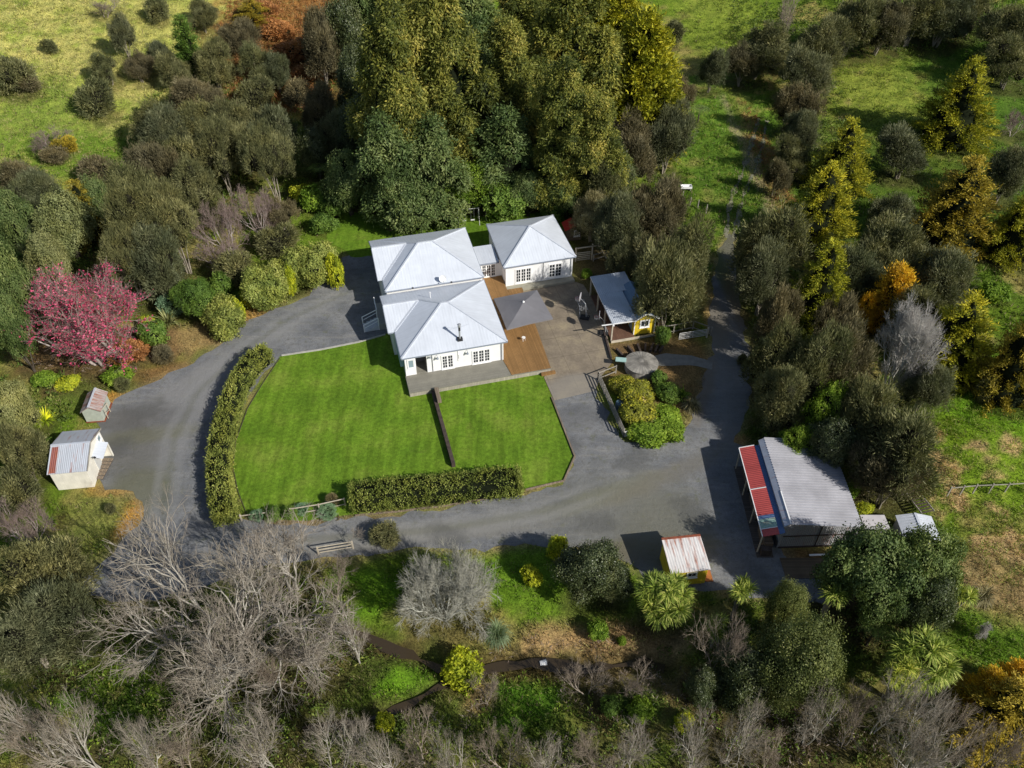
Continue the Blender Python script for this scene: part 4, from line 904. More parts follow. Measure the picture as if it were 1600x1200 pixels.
def crownmesh(name,lobes,K,m,rc,L,Wd,mode,mats,rs,up=.4,core=.74,zmin=-.55,flat=.6,shell=(.76,1.20),lit=.32,plume=.45,heart=()):
    P,D,lid=clumps_on_lobes(lobes,K,rs,zmin,shell)
    P=P+D*((rs.rand(K)<.28)*rs.uniform(0,plume,K))[:,None]; P=P+(vnoise(P[:,0]*1.0+50,P[:,2]*1.0+P[:,1]*.7+50,1.3,77)-.5)[:,None]*D*plume*1.6
    lt=rs.rand(len(lobes))*lit; ct=rs.rand(K)*.52
    c=np.repeat(P,m,0); d=np.repeat(D,m,0); n=len(c)
    off=rs.randn(n,3)*rc; off-=d*(off*d).sum(1,keepdims=True)*(1-flat)
    c=c+off*.75
    if mode=='brush': ax=unit(d*.9+np.array([0,0,up])+rs.randn(n,3)*.42)
    elif mode=='leaf': ax=unit(np.cross(d,rs.randn(n,3))+d*.35+rs.randn(n,3)*.25)
    elif mode=='droop': ax=unit(d*.6+np.array([0,0,-.45])+rs.randn(n,3)*.5)
    side=unit(np.cross(ax,d+rs.randn(n,3)*.45))
    Ls=L*rs.uniform(.6,1.3,n); Ws=Wd*rs.uniform(.7,1.3,n)
    V,Fq=leafquads(c,ax,side,Ls,Ws)
    tint=np.clip(np.repeat(lt[lid]+ct,m)+rs.rand(n)*.26,0,1)
    allV=[V];allF=[Fq];T_=[tint];mi=[np.zeros(len(Fq))]; o=len(V)
    if core>0:
        for lb in [tuple(q)+(core,) for q in lobes]+[tuple(q)+(1.0,) for q in heart]:
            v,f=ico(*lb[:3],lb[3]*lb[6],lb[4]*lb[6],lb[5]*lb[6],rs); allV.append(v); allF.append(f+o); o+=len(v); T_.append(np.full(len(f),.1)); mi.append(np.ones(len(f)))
    return npmesh(name,np.concatenate(allV),np.concatenate(allF),mats,np.concatenate(T_),np.concatenate(mi))
LEAFK=1.8
def leafmat(name,stops,trans=.25,hv=.12,rough=.6,spec=.25):
    s=N(name); t=s.attr('tint').outputs['Fac']
    oi=s.n('ShaderNodeObjectInfo').outputs['Random']
    stops=[(p_,tuple(min(.9,x*LEAFK) for x in c_)) for p_,c_ in stops]
    k=s.ramp(t,stops)
    k=s.mix(s.ramp(s.noise(.55,3),[(.42,0.0),(.75,.45)]),k,s.mix(1.0,k,(1.45,1.22,.75),'MULTIPLY'))
    k=s.mix(1.0,k,s.ramp(oi,[(0,(1-hv,1-hv*.6,1-hv)),(.5,(1,1,1)),(1,(1+hv*1.3,1+hv,1+hv*.2))]),'MULTIPLY')
    p=s.n('ShaderNodeBsdfPrincipled'); s.l(k,p.inputs['Base Color']); p.inputs['Roughness'].default_value=rough; p.inputs['Specular IOR Level'].default_value=spec
    tr=s.n('ShaderNodeBsdfTranslucent'); s.l(s.mix(1.0,k,(1.15,1.25,.6),'MULTIPLY'),tr.inputs[0])
    mx=s.n('ShaderNodeMixShader'); mx.inputs[0].default_value=trans; s.l(p.outputs[0],mx.inputs[1]); s.l(tr.outputs[0],mx.inputs[2]); s.l(mx.outputs[0],s.out.inputs[0])
    return s.m
CORE=N('shaded inner foliage'); CORE=CORE.fin(CORE.ramp(CORE.noise(1.4,4),[(.3,(.004,.006,.003)),(.7,(.016,.020,.009))]),.95,spec=.05)  # near-black colour paints the shade in gaps between leaf clumps
COREK=N('shaded inner twiggy foliage'); COREK=COREK.fin(COREK.ramp(COREK.noise(1.8,4),[(.3,(.008,.008,.005)),(.7,(.026,.025,.015))]),.95,spec=.05)  # browner fill, shade inside feathery crowns likewise put into the colour
LM={
'kan':leafmat('dark olive needle foliage',[(0,(.012,.014,.006)),(.4,(.052,.056,.024)),(.75,(.118,.118,.052)),(1,(.21,.20,.10))],.15),
'kang':leafmat('grey olive needle foliage',[(0,(.018,.021,.010)),(.45,(.056,.062,.032)),(.8,(.105,.110,.060)),(1,(.18,.18,.11))],.15),
'kanb':leafmat('brownish needle foliage',[(0,(.020,.017,.009)),(.45,(.064,.056,.030)),(.8,(.115,.100,.056)),(1,(.19,.165,.10))],.12),
'sand':leafmat('straw olive needle foliage',[(0,(.04,.035,.018)),(.45,(.12,.105,.05)),(.8,(.20,.18,.095)),(1,(.27,.24,.14))],.15),
'tot':leafmat('golden green needle foliage',[(0,(.025,.030,.004)),(.35,(.12,.13,.010)),(.7,(.27,.25,.018)),(1,(.42,.37,.03))],.2),
'gold':leafmat('golden orange foliage',[(0,(.10,.05,.006)),(.4,(.32,.19,.015)),(.75,(.52,.33,.02)),(1,(.66,.46,.04))],.25),
'rust':leafmat('orange brown needle foliage',[(0,(.04,.034,.005)),(.4,(.15,.12,.015)),(.75,(.27,.21,.025)),(1,(.38,.30,.04))],.2),
'big':leafmat('bronze olive foliage',[(0,(.010,.016,.004)),(.4,(.050,.062,.012)),(.75,(.135,.138,.026)),(1,(.26,.225,.055))],.2),
'biggreen':leafmat('cool green foliage',[(0,(.014,.024,.008)),(.4,(.045,.070,.020)),(.75,(.088,.115,.038)),(1,(.15,.175,.07))],.2),
'green':leafmat('mid green leaves',[(0,(.015,.028,.006)),(.4,(.05,.090,.014)),(.75,(.10,.155,.028)),(1,(.17,.23,.06))],.25),
'bright':leafmat('bright green leaves',[(0,(.022,.042,.005)),(.4,(.075,.125,.012)),(.75,(.14,.205,.022)),(1,(.24,.30,.05))],.3),
'yellow':leafmat('yellow green leaves',[(0,(.04,.055,.006)),(.4,(.16,.19,.014)),(.75,(.32,.33,.022)),(1,(.50,.46,.04))],.3),
'dark':leafmat('dark glossy leaves',[(0,(.010,.015,.006)),(.4,(.028,.040,.014)),(.75,(.058,.070,.028)),(1,(.11,.12,.06))],.15,rough=.45,spec=.5),
'sage':leafmat('sage green leaves',[(0,(.03,.035,.014)),(.4,(.10,.11,.042)),(.75,(.17,.175,.075)),(1,(.25,.25,.13))],.2),
'hedge':leafmat('clipped hedge leaves',[(0,(.030,.038,.008)),(.4,(.110,.132,.028)),(.75,(.20,.215,.052)),(1,(.29,.29,.10))],.2),
'blue':leafmat('blue green juniper foliage',[(0,(.03,.05,.03)),(.4,(.09,.15,.085)),(.75,(.15,.23,.14)),(1,(.22,.31,.21))],.15),
'creep':leafmat('yellow variegated creeper leaves',[(0,(.04,.038,.018)),(.3,(.095,.10,.018)),(.6,(.19,.195,.02)),(.82,(.32,.29,.025)),(1,(.26,.20,.16))],.2),
'pink':leafmat('pink blossom',[(0,(.10,.015,.035)),(.4,(.24,.032,.072)),(.75,(.38,.06,.125)),(1,(.50,.14,.22))],.3),
'cab':leafmat('cabbage tree blades',[(0,(.03,.045,.008)),(.4,(.11,.15,.022)),(.75,(.22,.25,.05)),(1,(.40,.38,.12))],.25),
'yucca':leafmat('yellow striped blades',[(0,(.08,.13,.01)),(.45,(.20,.26,.02)),(.6,(.60,.50,.02)),(1,(.75,.62,.05))],.3),
'fern':leafmat('fern fronds',[(0,(.03,.05,.01)),(.5,(.10,.15,.03)),(1,(.20,.25,.07))],.3),
'bracken':leafmat('dead bracken',[(0,(.06,.025,.01)),(.5,(.19,.085,.03)),(1,(.32,.17,.07))],.2),
'purple':leafmat('purplish brown twiggy growth',[(0,(.06,.045,.04)),(.5,(.19,.145,.13)),(1,(.32,.26,.24))],.1),
'pampas':leafmat('blue green grass blades',[(0,(.04,.06,.03)),(.5,(.12,.17,.09)),(1,(.22,.27,.16))],.25),
'tussg':leafmat('green tussock blades',[(0,(.03,.05,.008)),(.4,(.085,.13,.015)),(.75,(.16,.20,.03)),(.9,(.25,.24,.07)),(1,(.36,.30,.16))],.25),
'tusss':leafmat('straw tussock blades',[(0,(.05,.06,.015)),(.4,(.14,.15,.045)),(.75,(.26,.235,.10)),(1,(.38,.32,.19))],.25),
'under':leafmat('undergrowth leaves',[(0,(.015,.024,.005)),(.4,(.045,.072,.012)),(.75,(.09,.13,.022)),(1,(.19,.18,.06))],.2),
}
def barkmat(name,a,b,twig=None):
    s=N(name); k=s.ramp(s.noise(1.8,5),[(.3,a),(.7,b)])
    if twig: k=s.mix(s.ramp(s.attr('tint').outputs['Fac'],[(0.0,0.0),(.55,1.0)]),twig,k)
    return s.fin(k,.9,spec=.1)
BARKP=barkmat('pale grey bark',(.26,.235,.20),(.47,.44,.38),(.32,.275,.22))
BARKW=barkmat('silvery white bark',(.50,.48,.44),(.70,.68,.64),(.50,.47,.43)); BARKD=barkmat('dark bark',(.05,.04,.03),(.12,.10,.075)); BARKB=barkmat('brown twig bark',(.22,.18,.14),(.40,.34,.27),(.29,.235,.18)); BARKL=barkmat('lichen grey bark',(.34,.34,.29),(.58,.58,.50),(.40,.385,.32)); BARKK=barkmat('flaky pale trunk',(.20,.17,.13),(.40,.35,.28))
BARKR=barkmat('reddish twig bark',(.30,.25,.22),(.46,.40,.36),(.27,.20,.175))
def tubes(segs,n=4):
    """segs rows: p(3) q(3) r0 r1"""
    S=np.array(segs,float); p=S[:,:3]; q=S[:,3:6]; d=unit(q-p)
    up=np.where(np.abs(d[:,2:3])<.9,np.array([[0,0,1.]]),np.array([[1.,0,0]])); e=unit(np.cross(d,up)); g=np.cross(e,d)
    th=2*np.pi*np.arange(n)/n
    ring=lambda c,r:(c[:,None,:]+(e[:,None,:]*np.cos(th)[None,:,None]+g[:,None,:]*np.sin(th)[None,:,None])*r[:,None,None])
    V=np.concatenate([ring(p,S[:,6]),ring(q,S[:,7])],1)
    m=len(S); base=(np.arange(m)*2*n)[:,None]
    Fq=np.concatenate([np.stack([base[:,0]+k,base[:,0]+(k+1)%n,base[:,0]+n+(k+1)%n,base[:,0]+n+k],1) for k in range(n)],0)
    return V.reshape(-1,3),Fq
def tubemesh(name,segs,mat,n=4):
    S=np.array(segs,float); big=S[:,6]>.045
    V,Fq=tubes(S[big],6) if big.any() else (np.zeros((0,3)),np.zeros((0,4),int))
    if (~big).any():
        v,f=tubes(S[~big],3); Fq=np.concatenate([Fq,f+len(V)]); V=np.concatenate([V,v])
    tb=np.tile(S[big][:,6],6) if big.any() else np.zeros(0); ts=np.tile(S[~big][:,6],3) if (~big).any() else np.zeros(0)
    return npmesh(name,V,Fq,[mat],np.clip((np.concatenate([tb,ts])-.012)/.055,0,1),smooth=True)
def grow(rs,p,d,L,r,depth,segs,tips,spread=.5,up=.12,kids=(2,3),shrink=.78,wig=.16,rmin=.010,twigs=True):
    k=3 if L>1.2 else 2; q=p.copy()
    for i in range(k):
        d=d+rs.randn(3)*wig; d[2]+=up; d/=np.linalg.norm(d)
        n_=q+d*L/k; r1=max(rmin,r*(1-.28/k*(i+1)/1)) ; segs.append((*q,*n_,max(rmin,r*(1-.28*i/k)),r1)); q=n_
        if depth>=1 and i<k-1 and rs.rand()<.55:
            s_=unit(np.cross(d,rs.randn(3))[None])[0]; grow(rs,q,unit((d*.75+s_*.8)[None])[0],L*.55,r*.42,depth-2,segs,tips,spread,up,kids,shrink,wig,rmin)
    if depth<=0: tips.append((*q,*d)); return
    nk=rs.randint(kids[0],kids[1]+1)
    for j in range(nk):
        s_=unit(np.cross(d,rs.randn(3))[None])[0]; a=spread*rs.uniform(.6,1.35)
        grow(rs,q,unit((d*math.cos(a)+s_*math.sin(a))[None])[0],L*shrink*rs.uniform(.8,1.15),r*(.68 if nk>2 else .74),depth-1,segs,tips,spread,up,kids,shrink,wig,rmin)
def stems(rs,h,targets,r,base=.25,wig=.12):
    segs=[]
    for t in targets:
        t=np.array(t,float); p=np.array([rs.randn()*base,rs.randn()*base,-.3]); K=5; prev=p
        for i in range(1,K+1):
            u=i/K; q=p*(1-u)+t*u; q[:2]=p[:2]*(1-u**1.4)+t[:2]*u**1.4; q=q+rs.randn(3)*wig*(1-u); segs.append((*prev,*q,r*(1-.75*(i-1)/K),r*(1-.75*i/K))); prev=q
        for _ in range(3):
            u=rs.uniform(.55,.95); s=p*(1-u)+t*u; s[:2]=p[:2]*(1-u**1.4)+t[:2]*u**1.4; e=s+np.array([rs.randn()*.8,rs.randn()*.8,rs.uniform(.3,1.1)]); segs.append((*s,*e,r*.25,r*.08))
    return segs
PROTO={}
def mkproto(kind,nm,crown,trunk,h,r,crown_name='crown'):
    me=crown if crown is not None and crown_name!='blossom' else trunk
    co_=np.zeros(len(me.vertices)*3,np.float32); me.vertices.foreach_get('co',co_); co_=co_.reshape(-1,3); r=float(np.percentile(np.hypot(co_[:,0],co_[:,1]),96.5)); h=float(np.percentile(co_[:,2],99.7))
    PROTO.setdefault(kind,[]).append(dict(name=nm,crown=crown,trunk=trunk,h=h,r=r,cn=crown_name))
def rs_(n): return np.random.RandomState(n)
# evergreen, feathery (several looks of one build)
def feathery(kind,mat,seed,nv=3,h=8.,r=3.6,core=COREK,L=.46,Wd=.06,K=950,m=28,lowz=.42):
    for s in range(nv):
        rs=rs_(seed+s); lobes=[]; tg=[]
        ox,oy=rs.randn(2)*r*.12; kx=rs.uniform(.8,1.25)
        for i in range(rs.randint(13,18)):
            a=rs.rand()*6.283; q=math.sqrt(rs.rand())*r*.78; z=h*(.80-.34*(q/r)**1.4)+rs.randn()*.5; s_=rs.uniform(.17,.40)*r
            lobes.append((math.cos(a)*q*kx+ox,math.sin(a)*q/kx+oy,z-s_*.25,s_,s_*rs.uniform(.8,1.2),s_*rs.uniform(.7,1.25))); 
            if i<5: tg.append((math.cos(a)*q*.8,math.sin(a)*q*.8,z-s_*.4))
        for i in range(6):
            a=rs.rand()*6.283; q=r*.62; s_=r*.33; lobes.append((math.cos(a)*q,math.sin(a)*q,h*rs.uniform(lowz-.14,lowz+.08),s_,s_,s_*1.1))
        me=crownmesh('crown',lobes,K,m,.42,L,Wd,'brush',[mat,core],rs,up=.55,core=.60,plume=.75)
        mkproto(kind,'evergreen_tree',me,tubemesh('trunk',stems(rs,h,tg,.14),BARKK),h,r)
feathery('K',LM['kan'],100,5); feathery('KG',LM['kang'],120,4); feathery('KB',LM['kanb'],140,3); feathery('S',LM['sand'],160,1)
feathery('KT',LM['kan'],170,2,h=11,r=4.4,lowz=.58,K=700)      # tall, bare-legged
# round bush versions
def bush(kind,mat,seed,nv=2,h=3.,r=1.7,core=CORE,L=.22,Wd=.13,K=330,m=16,mode='leaf',nm='shrub',rc=.2,mats2=None):
    for s in range(nv):
        rs=rs_(seed+s); lobes=[(0,0,h*.45,r*.68,r*.68,h*.46)]
        for i in range(7):
            a=rs.rand()*6.283; q=r*rs.uniform(.35,.6); s_=r*rs.uniform(.36,.52); lobes.append((math.cos(a)*q,math.sin(a)*q,h*rs.uniform(.25,.68),s_,s_,s_*1.0))
        me=crownmesh('foliage',lobes,K,m,rc,L,Wd,mode,[mat,core],rs,zmin=-.7,core=.68,plume=.22)
        tr=tubemesh('stem',[(0,0,-.2,0,0,h*.4,.07,.03),(0,0,0,r*.3,0,h*.5,.05,.02),(0,0,0,-r*.3,r*.1,h*.5,.05,.02)],BARKD)
        mkproto(kind,nm,me,tr,h,r,'foliage')
bush('bk',LM['kan'],200,2,L=.34,Wd=.06,mode='brush',K=380,core=COREK,rc=.25); bush('bkb',LM['kanb'],205,1,L=.34,Wd=.06,mode='brush',core=COREK,rc=.25)
bush('bg',LM['green'],210,2); bush('bb',LM['bright'],215,2,L=.30,Wd=.17,m=14); bush('by',LM['yellow'],220,2,L=.28,Wd=.16,m=14); bush('bd',LM['dark'],225,1,K=420); bush('cr',LM['creep'],226,2,L=.17,Wd=.12,m=26,K=480,rc=.22); bush('bs',LM['sage'],230,1)
bush('bh',LM['hedge'],235,3,K=560,L=.15,Wd=.09,m=26); bush('bgo',LM['rust'],240,1,L=.3,Wd=.08,mode='brush'); bush('bbr',LM['bracken'],245,2,L=.32,Wd=.1,mode='brush'); bush('bj',LM['blue'],250,1,L=.26,Wd=.06,mode='brush')
# big round broadleaf trees
def broad(kind,mat,seed,nv=2,h=9.,r=4.5,L=.25,Wd=.14,K=1150,m=24,core=CORE,bark=BARKD,rc=.42,open_=False):
    for s in range(nv):
        rs=rs_(seed+s); lobes=[(0,0,h*.55,r*.62,r*.62,h*.36)]; tg=[]
        for i in range(22):
            a=rs.rand()*6.283; q=r*rs.uniform(.3,.85); s_=r*rs.uniform(.15,.34); z=h*rs.uniform(.35,.84)*(1-.22*(q/r)); lobes.append((math.cos(a)*q,math.sin(a)*q,z,s_,s_,s_*.9)); 
            if i<5: tg.append((math.cos(a)*q*.8,math.sin(a)*q*.8,z))
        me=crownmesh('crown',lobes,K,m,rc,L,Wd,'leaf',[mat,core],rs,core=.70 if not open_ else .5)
        mkproto(kind,'broadleaf_tree',me,tubemesh('trunk',stems(rs,h,tg,.2),bark),h,r)
broad('G',LM['green'],300); broad('GD',LM['dark'],310,1); broad('GS',LM['sage'],320,1); broad('GB',LM['bright'],330,1,K=520); broad('GG',LM['biggreen'],340,2)
def mixmat_open():
    return leafmat('thin olive leaves',[(0,(.022,.028,.010)),(.4,(.062,.076,.022)),(.75,(.115,.130,.042)),(1,(.20,.20,.10))],.2)
broad('GO',mixmat_open(),350,1,h=9,r=4.5,L=.17,Wd=.10,K=1900,m=22,open_=True,bark=BARKL,rc=.4)
# conical trees
def cone(kind,mat,seed,nv=2,h=10.,r=3.4,L=.42,Wd=.11,tiers=13,m=20,rc=.26,pw=.8,base=.06,core=CORE,nm='conifer_tree',fat=0.):
    for s in range(nv):
        rs=rs_(seed+s); P=[];D=[]
        for t in range(tiers*3):
            u=(t+rs.rand())/(tiers*3); z=h*(base+(1-base)*u); R_=r*(((1-u)**pw)*(1-fat)+fat*math.sin(math.pi*min(1,.15+u*.85)))+.15
            a0=rs.rand()*6.283; nb=max(2,int(3.2*(R_/r)+2))
            for bq in range(nb):
                a=a0+6.283*bq/nb+rs.randn()*.2; Rl=R_*rs.uniform(.72,1.15)
                steps=max(2,int(Rl/.34))
                for k in range(steps):
                    q=Rl*(.30+.70*(k+1)/steps); P.append((math.cos(a)*q+rs.randn()*.12,math.sin(a)*q+rs.randn()*.12,z+ .10*q - .045*q*q+rs.randn()*.1)); D.append((math.cos(a)*.8,math.sin(a)*.8,.5))
        P=np.array(P);D=unit(np.array(D)); K=len(P); ct=rs.rand(K)*.5+.12*(P[:,2]/h)
        c=np.repeat(P,m,0); d=np.repeat(D,m,0); n=len(c); c=c+rs.randn(n,3)*rc*np.array([1,1,.55])
        ax=unit(d+rs.randn(n,3)*.55+np.array([0,0,.1])); side=unit(np.cross(ax,rs.randn(n,3)*.5+np.array([0,0,1.])))
        V,Fq=leafquads(c,ax,side,L*rs.uniform(.6,1.3,n),Wd*rs.uniform(.7,1.3,n)); tint=np.clip(np.repeat(ct,m)+rs.rand(n)*.3,0,1)
        v2,f2=[],[]; o=len(V)
        nu=12; nv_=9; VV=[]
        for j in range(nv_+1):
            u=j/nv_; R_=r*.62*(((1-u)**pw)*(1-fat)+fat*math.sin(math.pi*min(1,.15+u*.85)))
            for i in range(nu): VV.append((math.cos(6.283*i/nu)*R_*rs.uniform(.75,1.15),math.sin(6.283*i/nu)*R_*rs.uniform(.75,1.15),h*(base+(1-base)*u*.95)))
        FF=[(j*nu+i,j*nu+(i+1)%nu,(j+1)*nu+(i+1)%nu,(j+1)*nu+i) for j in range(nv_) for i in range(nu)]
        me=npmesh('crown',np.concatenate([V,np.array(VV)]),np.concatenate([Fq,np.array(FF)+o]),[mat,core],np.concatenate([tint,np.full(len(FF),.1)]),np.concatenate([np.zeros(len(Fq)),np.ones(len(FF))]))
        mkproto(kind,nm,me,tubemesh('trunk',[(0,0,-.3,0,0,h*.5,.17,.1),(0,0,h*.5,0,0,h*.95,.1,.02)],BARKD),h,r)
cone('T',LM['tot'],400,3,pw=.82,r=4.0,L=.34,Wd=.09,m=28,tiers=11,rc=.22); cone('TO',LM['rust'],410,2,pw=.82,r=4.0,L=.34,Wd=.09,m=28,tiers=11,rc=.22); cone('TY',LM['gold'],415,1,pw=.55,h=7,r=3); cone('TG',LM['green'],420,1,h=9,r=2.4)
cone('TF',LM['tot'],425,1,h=20,r=7.5,L=.7,Wd=.24,tiers=20,m=22,rc=.5,pw=.62,fat=.3)
# very tall trees behind the house
def tall(kind,mat,seed,nv=1,h=23.,r=6.5,K=2500,m=32,L=.44,Wd=.15,rc=.50):
    for s in range(nv):
        rs=rs_(seed+s); lobes=[]; tg=[]
        for i in range(46):
            u=rs.rand()**.9; z=h*(.12+.82*u); R_=r*(1-.80*u**3.0)*rs.uniform(.55,1.0); a=rs.rand()*6.283; q=R_*math.sqrt(rs.rand()); s_=r*rs.uniform(.15,.30)*(1-.35*u); lobes.append((math.cos(a)*q,math.sin(a)*q,z,s_,s_,s_*rs.uniform(1.0,1.7)))
        me=crownmesh('crown',lobes,K,m,rc,L,Wd,'droop',[mat,CORE],rs,core=.62,lit=.42,plume=.7,heart=[(0,0,h*.40,r*.42,r*.42,h*.33)])
        mkproto(kind,'tall_tree',me,tubemesh('trunk',[(0,0,-.3,0,0,h*.4,.5,.35),(0,0,h*.4,0,0,h*.9,.35,.08)],BARKD),h,r)
tall('B',LM['big'],500,3); tall('BG',LM['biggreen'],510,1,h=14,r=4.5,K=900)
# bare trees
def bare(kind,mat,seed,nv=2,h=9.,depth=6,L0=2.6,spread=.45,up=.10,trunks=1,r0=.16,kids=(2,3),wig=.13,lean=.15,rmin=.011,nm='bare_tree',sh=.78,blossom=None,tw=5,twl=.6):
    for s in range(nv):
        rs=rs_(seed+s); segs=[];tips=[]
        for t in range(trunks):
            a=6.283*t/trunks+rs.rand(); d=unit(np.array([[math.cos(a)*lean*(trunks>1),math.sin(a)*lean*(trunks>1),1.]])+rs.randn(1,3)*.06)[0]
            grow(rs,np.array([math.cos(a)*.15*(trunks>1),math.sin(a)*.15*(trunks>1),-.3]),d,L0,r0,depth,segs,tips,spread,up,kids,sh,wig,rmin)
        tp=np.array(tips); 
        tlim=1700 if kind=='DX' else 2600
        if len(tp)>tlim: tp=tp[rs.choice(len(tp),tlim,False)]
        for row in tp:
            p=row[:3]; d=row[3:]
            for k in range(tw):
                e=unit((d+rs.randn(3)*.55+np.array([0,0,.12]))[None])[0]; segs.append((*p,*(p+e*twl*rs.uniform(.5,1.2)),rmin*.9,rmin*.5))
        S=np.array(segs); hh=S[:,5].max(); rr=np.percentile(np.hypot(S[:,3],S[:,4]),98)
        cr=None
        if blossom is not None:
            n=10500; ids=rs.choice(len(S),n,p=(S[:,6]<.05)/(S[:,6]<.05).sum()); u=rs.rand(n,1); c=S[ids,:3]*(1-u)+S[ids,3:6]*u+rs.randn(n,3)*.07
            V,Fq=leafquads(c,unit(rs.randn(n,3)),unit(rs.randn(n,3)),rs.uniform(.08,.17,n),rs.uniform(.08,.15,n)); cr=npmesh('blossom',V,Fq,[blossom],np.clip(.5*vnoise(c[:,0],c[:,1],1.2,9)+rs.rand(n)*.6,0,1))
        mkproto(kind,nm,cr,tubemesh('branches',segs,mat),hh,rr,'blossom')
bare('D',BARKP,600,5,depth=5,L0=2.3,trunks=2,r0=.13,spread=.5,lean=.3,rmin=.010,tw=5,twl=.7)
bare('DB',BARKB,620,2,depth=5,L0=1.9,trunks=2,r0=.11,spread=.45,lean=.35,rmin=.009,tw=6,twl=.6)
bare('DR',BARKR,630,1,depth=5,L0=1.7,trunks=3,r0=.09,spread=.45,lean=.35)
bare('DX',BARKP,640,1,depth=6,L0=3.3,trunks=6,r0=.17,spread=.5,lean=.65,up=.06,wig=.17,tw=5,twl=.8,rmin=.012)
bare('DL',BARKL,650,1,depth=5,L0=1.9,trunks=9,r0=.12,spread=.42,lean=.85,up=.03,wig=.16,tw=6,twl=.85,rmin=.014)
bare('DS',BARKP,655,1,depth=4,L0=1.2,trunks=1,r0=.06,spread=.5)
bare('DF',BARKW,658,1,depth=5,L0=1.9,trunks=6,r0=.10,spread=.30,lean=.42,up=.14,tw=6,twl=.7,rmin=.013)
bare('PK',BARKR,660,1,depth=5,L0=1.7,trunks=6,r0=.10,spread=.45,lean=.6,up=.10,blossom=LM['pink'],nm='cherry_tree')
# bladed plants
def blades(c,d,L,Wd,rs,droop=.35):
    """arching blades: two quads each"""
    n=len(c); side=unit(np.cross(d,np.array([[0,0,1.]])+rs.randn(n,3)*.15)); L=np.asarray(L).reshape(-1,1)*np.ones((n,1)); Wd=np.asarray(Wd).reshape(-1,1)*np.ones((n,1))
    m_=c+d*L*.55; e=m_+unit(d-np.array([[0,0,droop*2]]))*L*.45
    V=np.stack([c-side*Wd*.3,c+side*Wd*.3,m_+side*Wd*.5,m_-side*Wd*.5,e+side*Wd*.08,e-side*Wd*.08],1).reshape(-1,3)
    o=np.arange(n)[:,None]*6; Fq=np.concatenate([o+np.array([[0,1,2,3]]),o+np.array([[3,2,4,5]])],0); return V,Fq
def rosette(rs,centre,n,L,Wd,zlo=-.5):
    v=rs.randn(n*3,3); v=unit(v); v=v[v[:,2]>zlo][:n]; c=np.array(centre)[None]+v*.08; return blades(c,v,L*rs.uniform(.75,1.15,len(v)),Wd,rs,.25)
def cabbage(seed,heads,h,r):
    rs=rs_(seed); Vs=[];Fs=[];T_=[];o=0;segs=[]
    for i in range(heads):
        a=rs.rand()*6.283; q=r*.72*math.sqrt(rs.rand()) if heads>1 else 0; z=h*(1-.35*(q/r)**1.2)*rs.uniform(.82,1.0); cpt=np.array((math.cos(a)*q,math.sin(a)*q,z))
        v,f=rosette(rs,cpt,95,1.0,.085,-.65); Vs.append(v);Fs.append(f+o);o+=len(v); T_.append(np.clip(rs.rand(len(f))*.8+rs.rand()*.25,0,1))
        mid=cpt*np.array([.35,.35,.55]); segs+= [(0,0,-.3,*mid,.16,.11),(*mid,*cpt,.11,.07)]
    me=npmesh('blades',np.concatenate(Vs),np.concatenate(Fs),[LM['cab']],np.concatenate(T_))
    mkproto('C16' if heads>10 else 'C%d'%heads,'cabbage_tree',me,tubemesh('trunk',segs,BARKK),h,r,'blades')
cabbage(700,26,5.5,2.6); cabbage(701,5,5.0,1.5); cabbage(702,1,3.5,1.0)
def tuft(kind,mat,seed,n,L,Wd,nm,zlo=.12,r=None,droop=.45,spread=.12):
    rs=rs_(seed); v=unit(rs.randn(n*4,3)); v=v[v[:,2]>zlo][:n]; c=v*np.array([1,1,0])*spread*L+rs.randn(len(v),3)*.04; c[:,2]=0
    V,Fq=blades(c,v,L*rs.uniform(.6,1.15,len(v)),Wd,rs,droop); tt=rs.rand(len(Fq)); n_=len(v)
    if kind=='yucca': tt=np.tile(np.where(v[:,1]<.15,.7,.2)+rs.rand(len(v))*.3,2)
    mkproto(kind,nm,npmesh('blades',V,Fq,[mat],tt),None,L,L*.8,'blades')
tuft('flax',LM['bright'],720,110,1.2,.11,'flax_plant'); tuft('pampas',LM['pampas'],721,420,2.0,.035,'grass_clump',.05); tuft('yucca',LM['yucca'],722,130,1.3,.09,'yucca_plant',.0,droop=.15); tuft('tuss',LM['sand'],723,260,1.0,.03,'grass_clump',.1); tuft('fl2',LM['sage'],724,110,1.3,.1,'flax_plant',droop=.25)
def fern(seed,nf=16,L=1.9,h=3.0):
    rs=rs_(seed); Vs=[];Fs=[];o=0;segs=[(0,0,-.3,0,0,h,.12,.10)]
    for i in range(nf):
        a=6.283*i/nf+rs.randn()*.1; d=np.array([math.cos(a),math.sin(a),0]); sd=np.array([-math.sin(a),math.cos(a),0]); pts=[]
        for k in range(15):
            u=k/14; pts.append(d*L*u+np.array([0,0,h+.65*math.sin(u*2.2)*L*.35-u*u*.75]))
        for k in range(14): segs.append((*pts[k],*pts[k+1],.018,.014))
        for k in range(1,15):
            w=.42*math.sin(math.pi*min(1,k/15+.12))
            for s_ in (-1,1):
                b_=pts[k]; t_=b_+sd*s_*w+d*.10-np.array([0,0,.05]); Vs.append(np.array([b_-d*.05,b_+d*.05,t_+d*.02,t_-d*.02])); Fs.append(np.arange(4)[None]+o); o+=4
    me=npmesh('fronds',np.concatenate(Vs),np.concatenate(Fs),[LM['fern']],rs.rand(len(Fs)))
    mkproto('F','tree_fern',me,tubemesh('trunk',segs,BARKD),h+.4,L,'fronds')
fern(730)
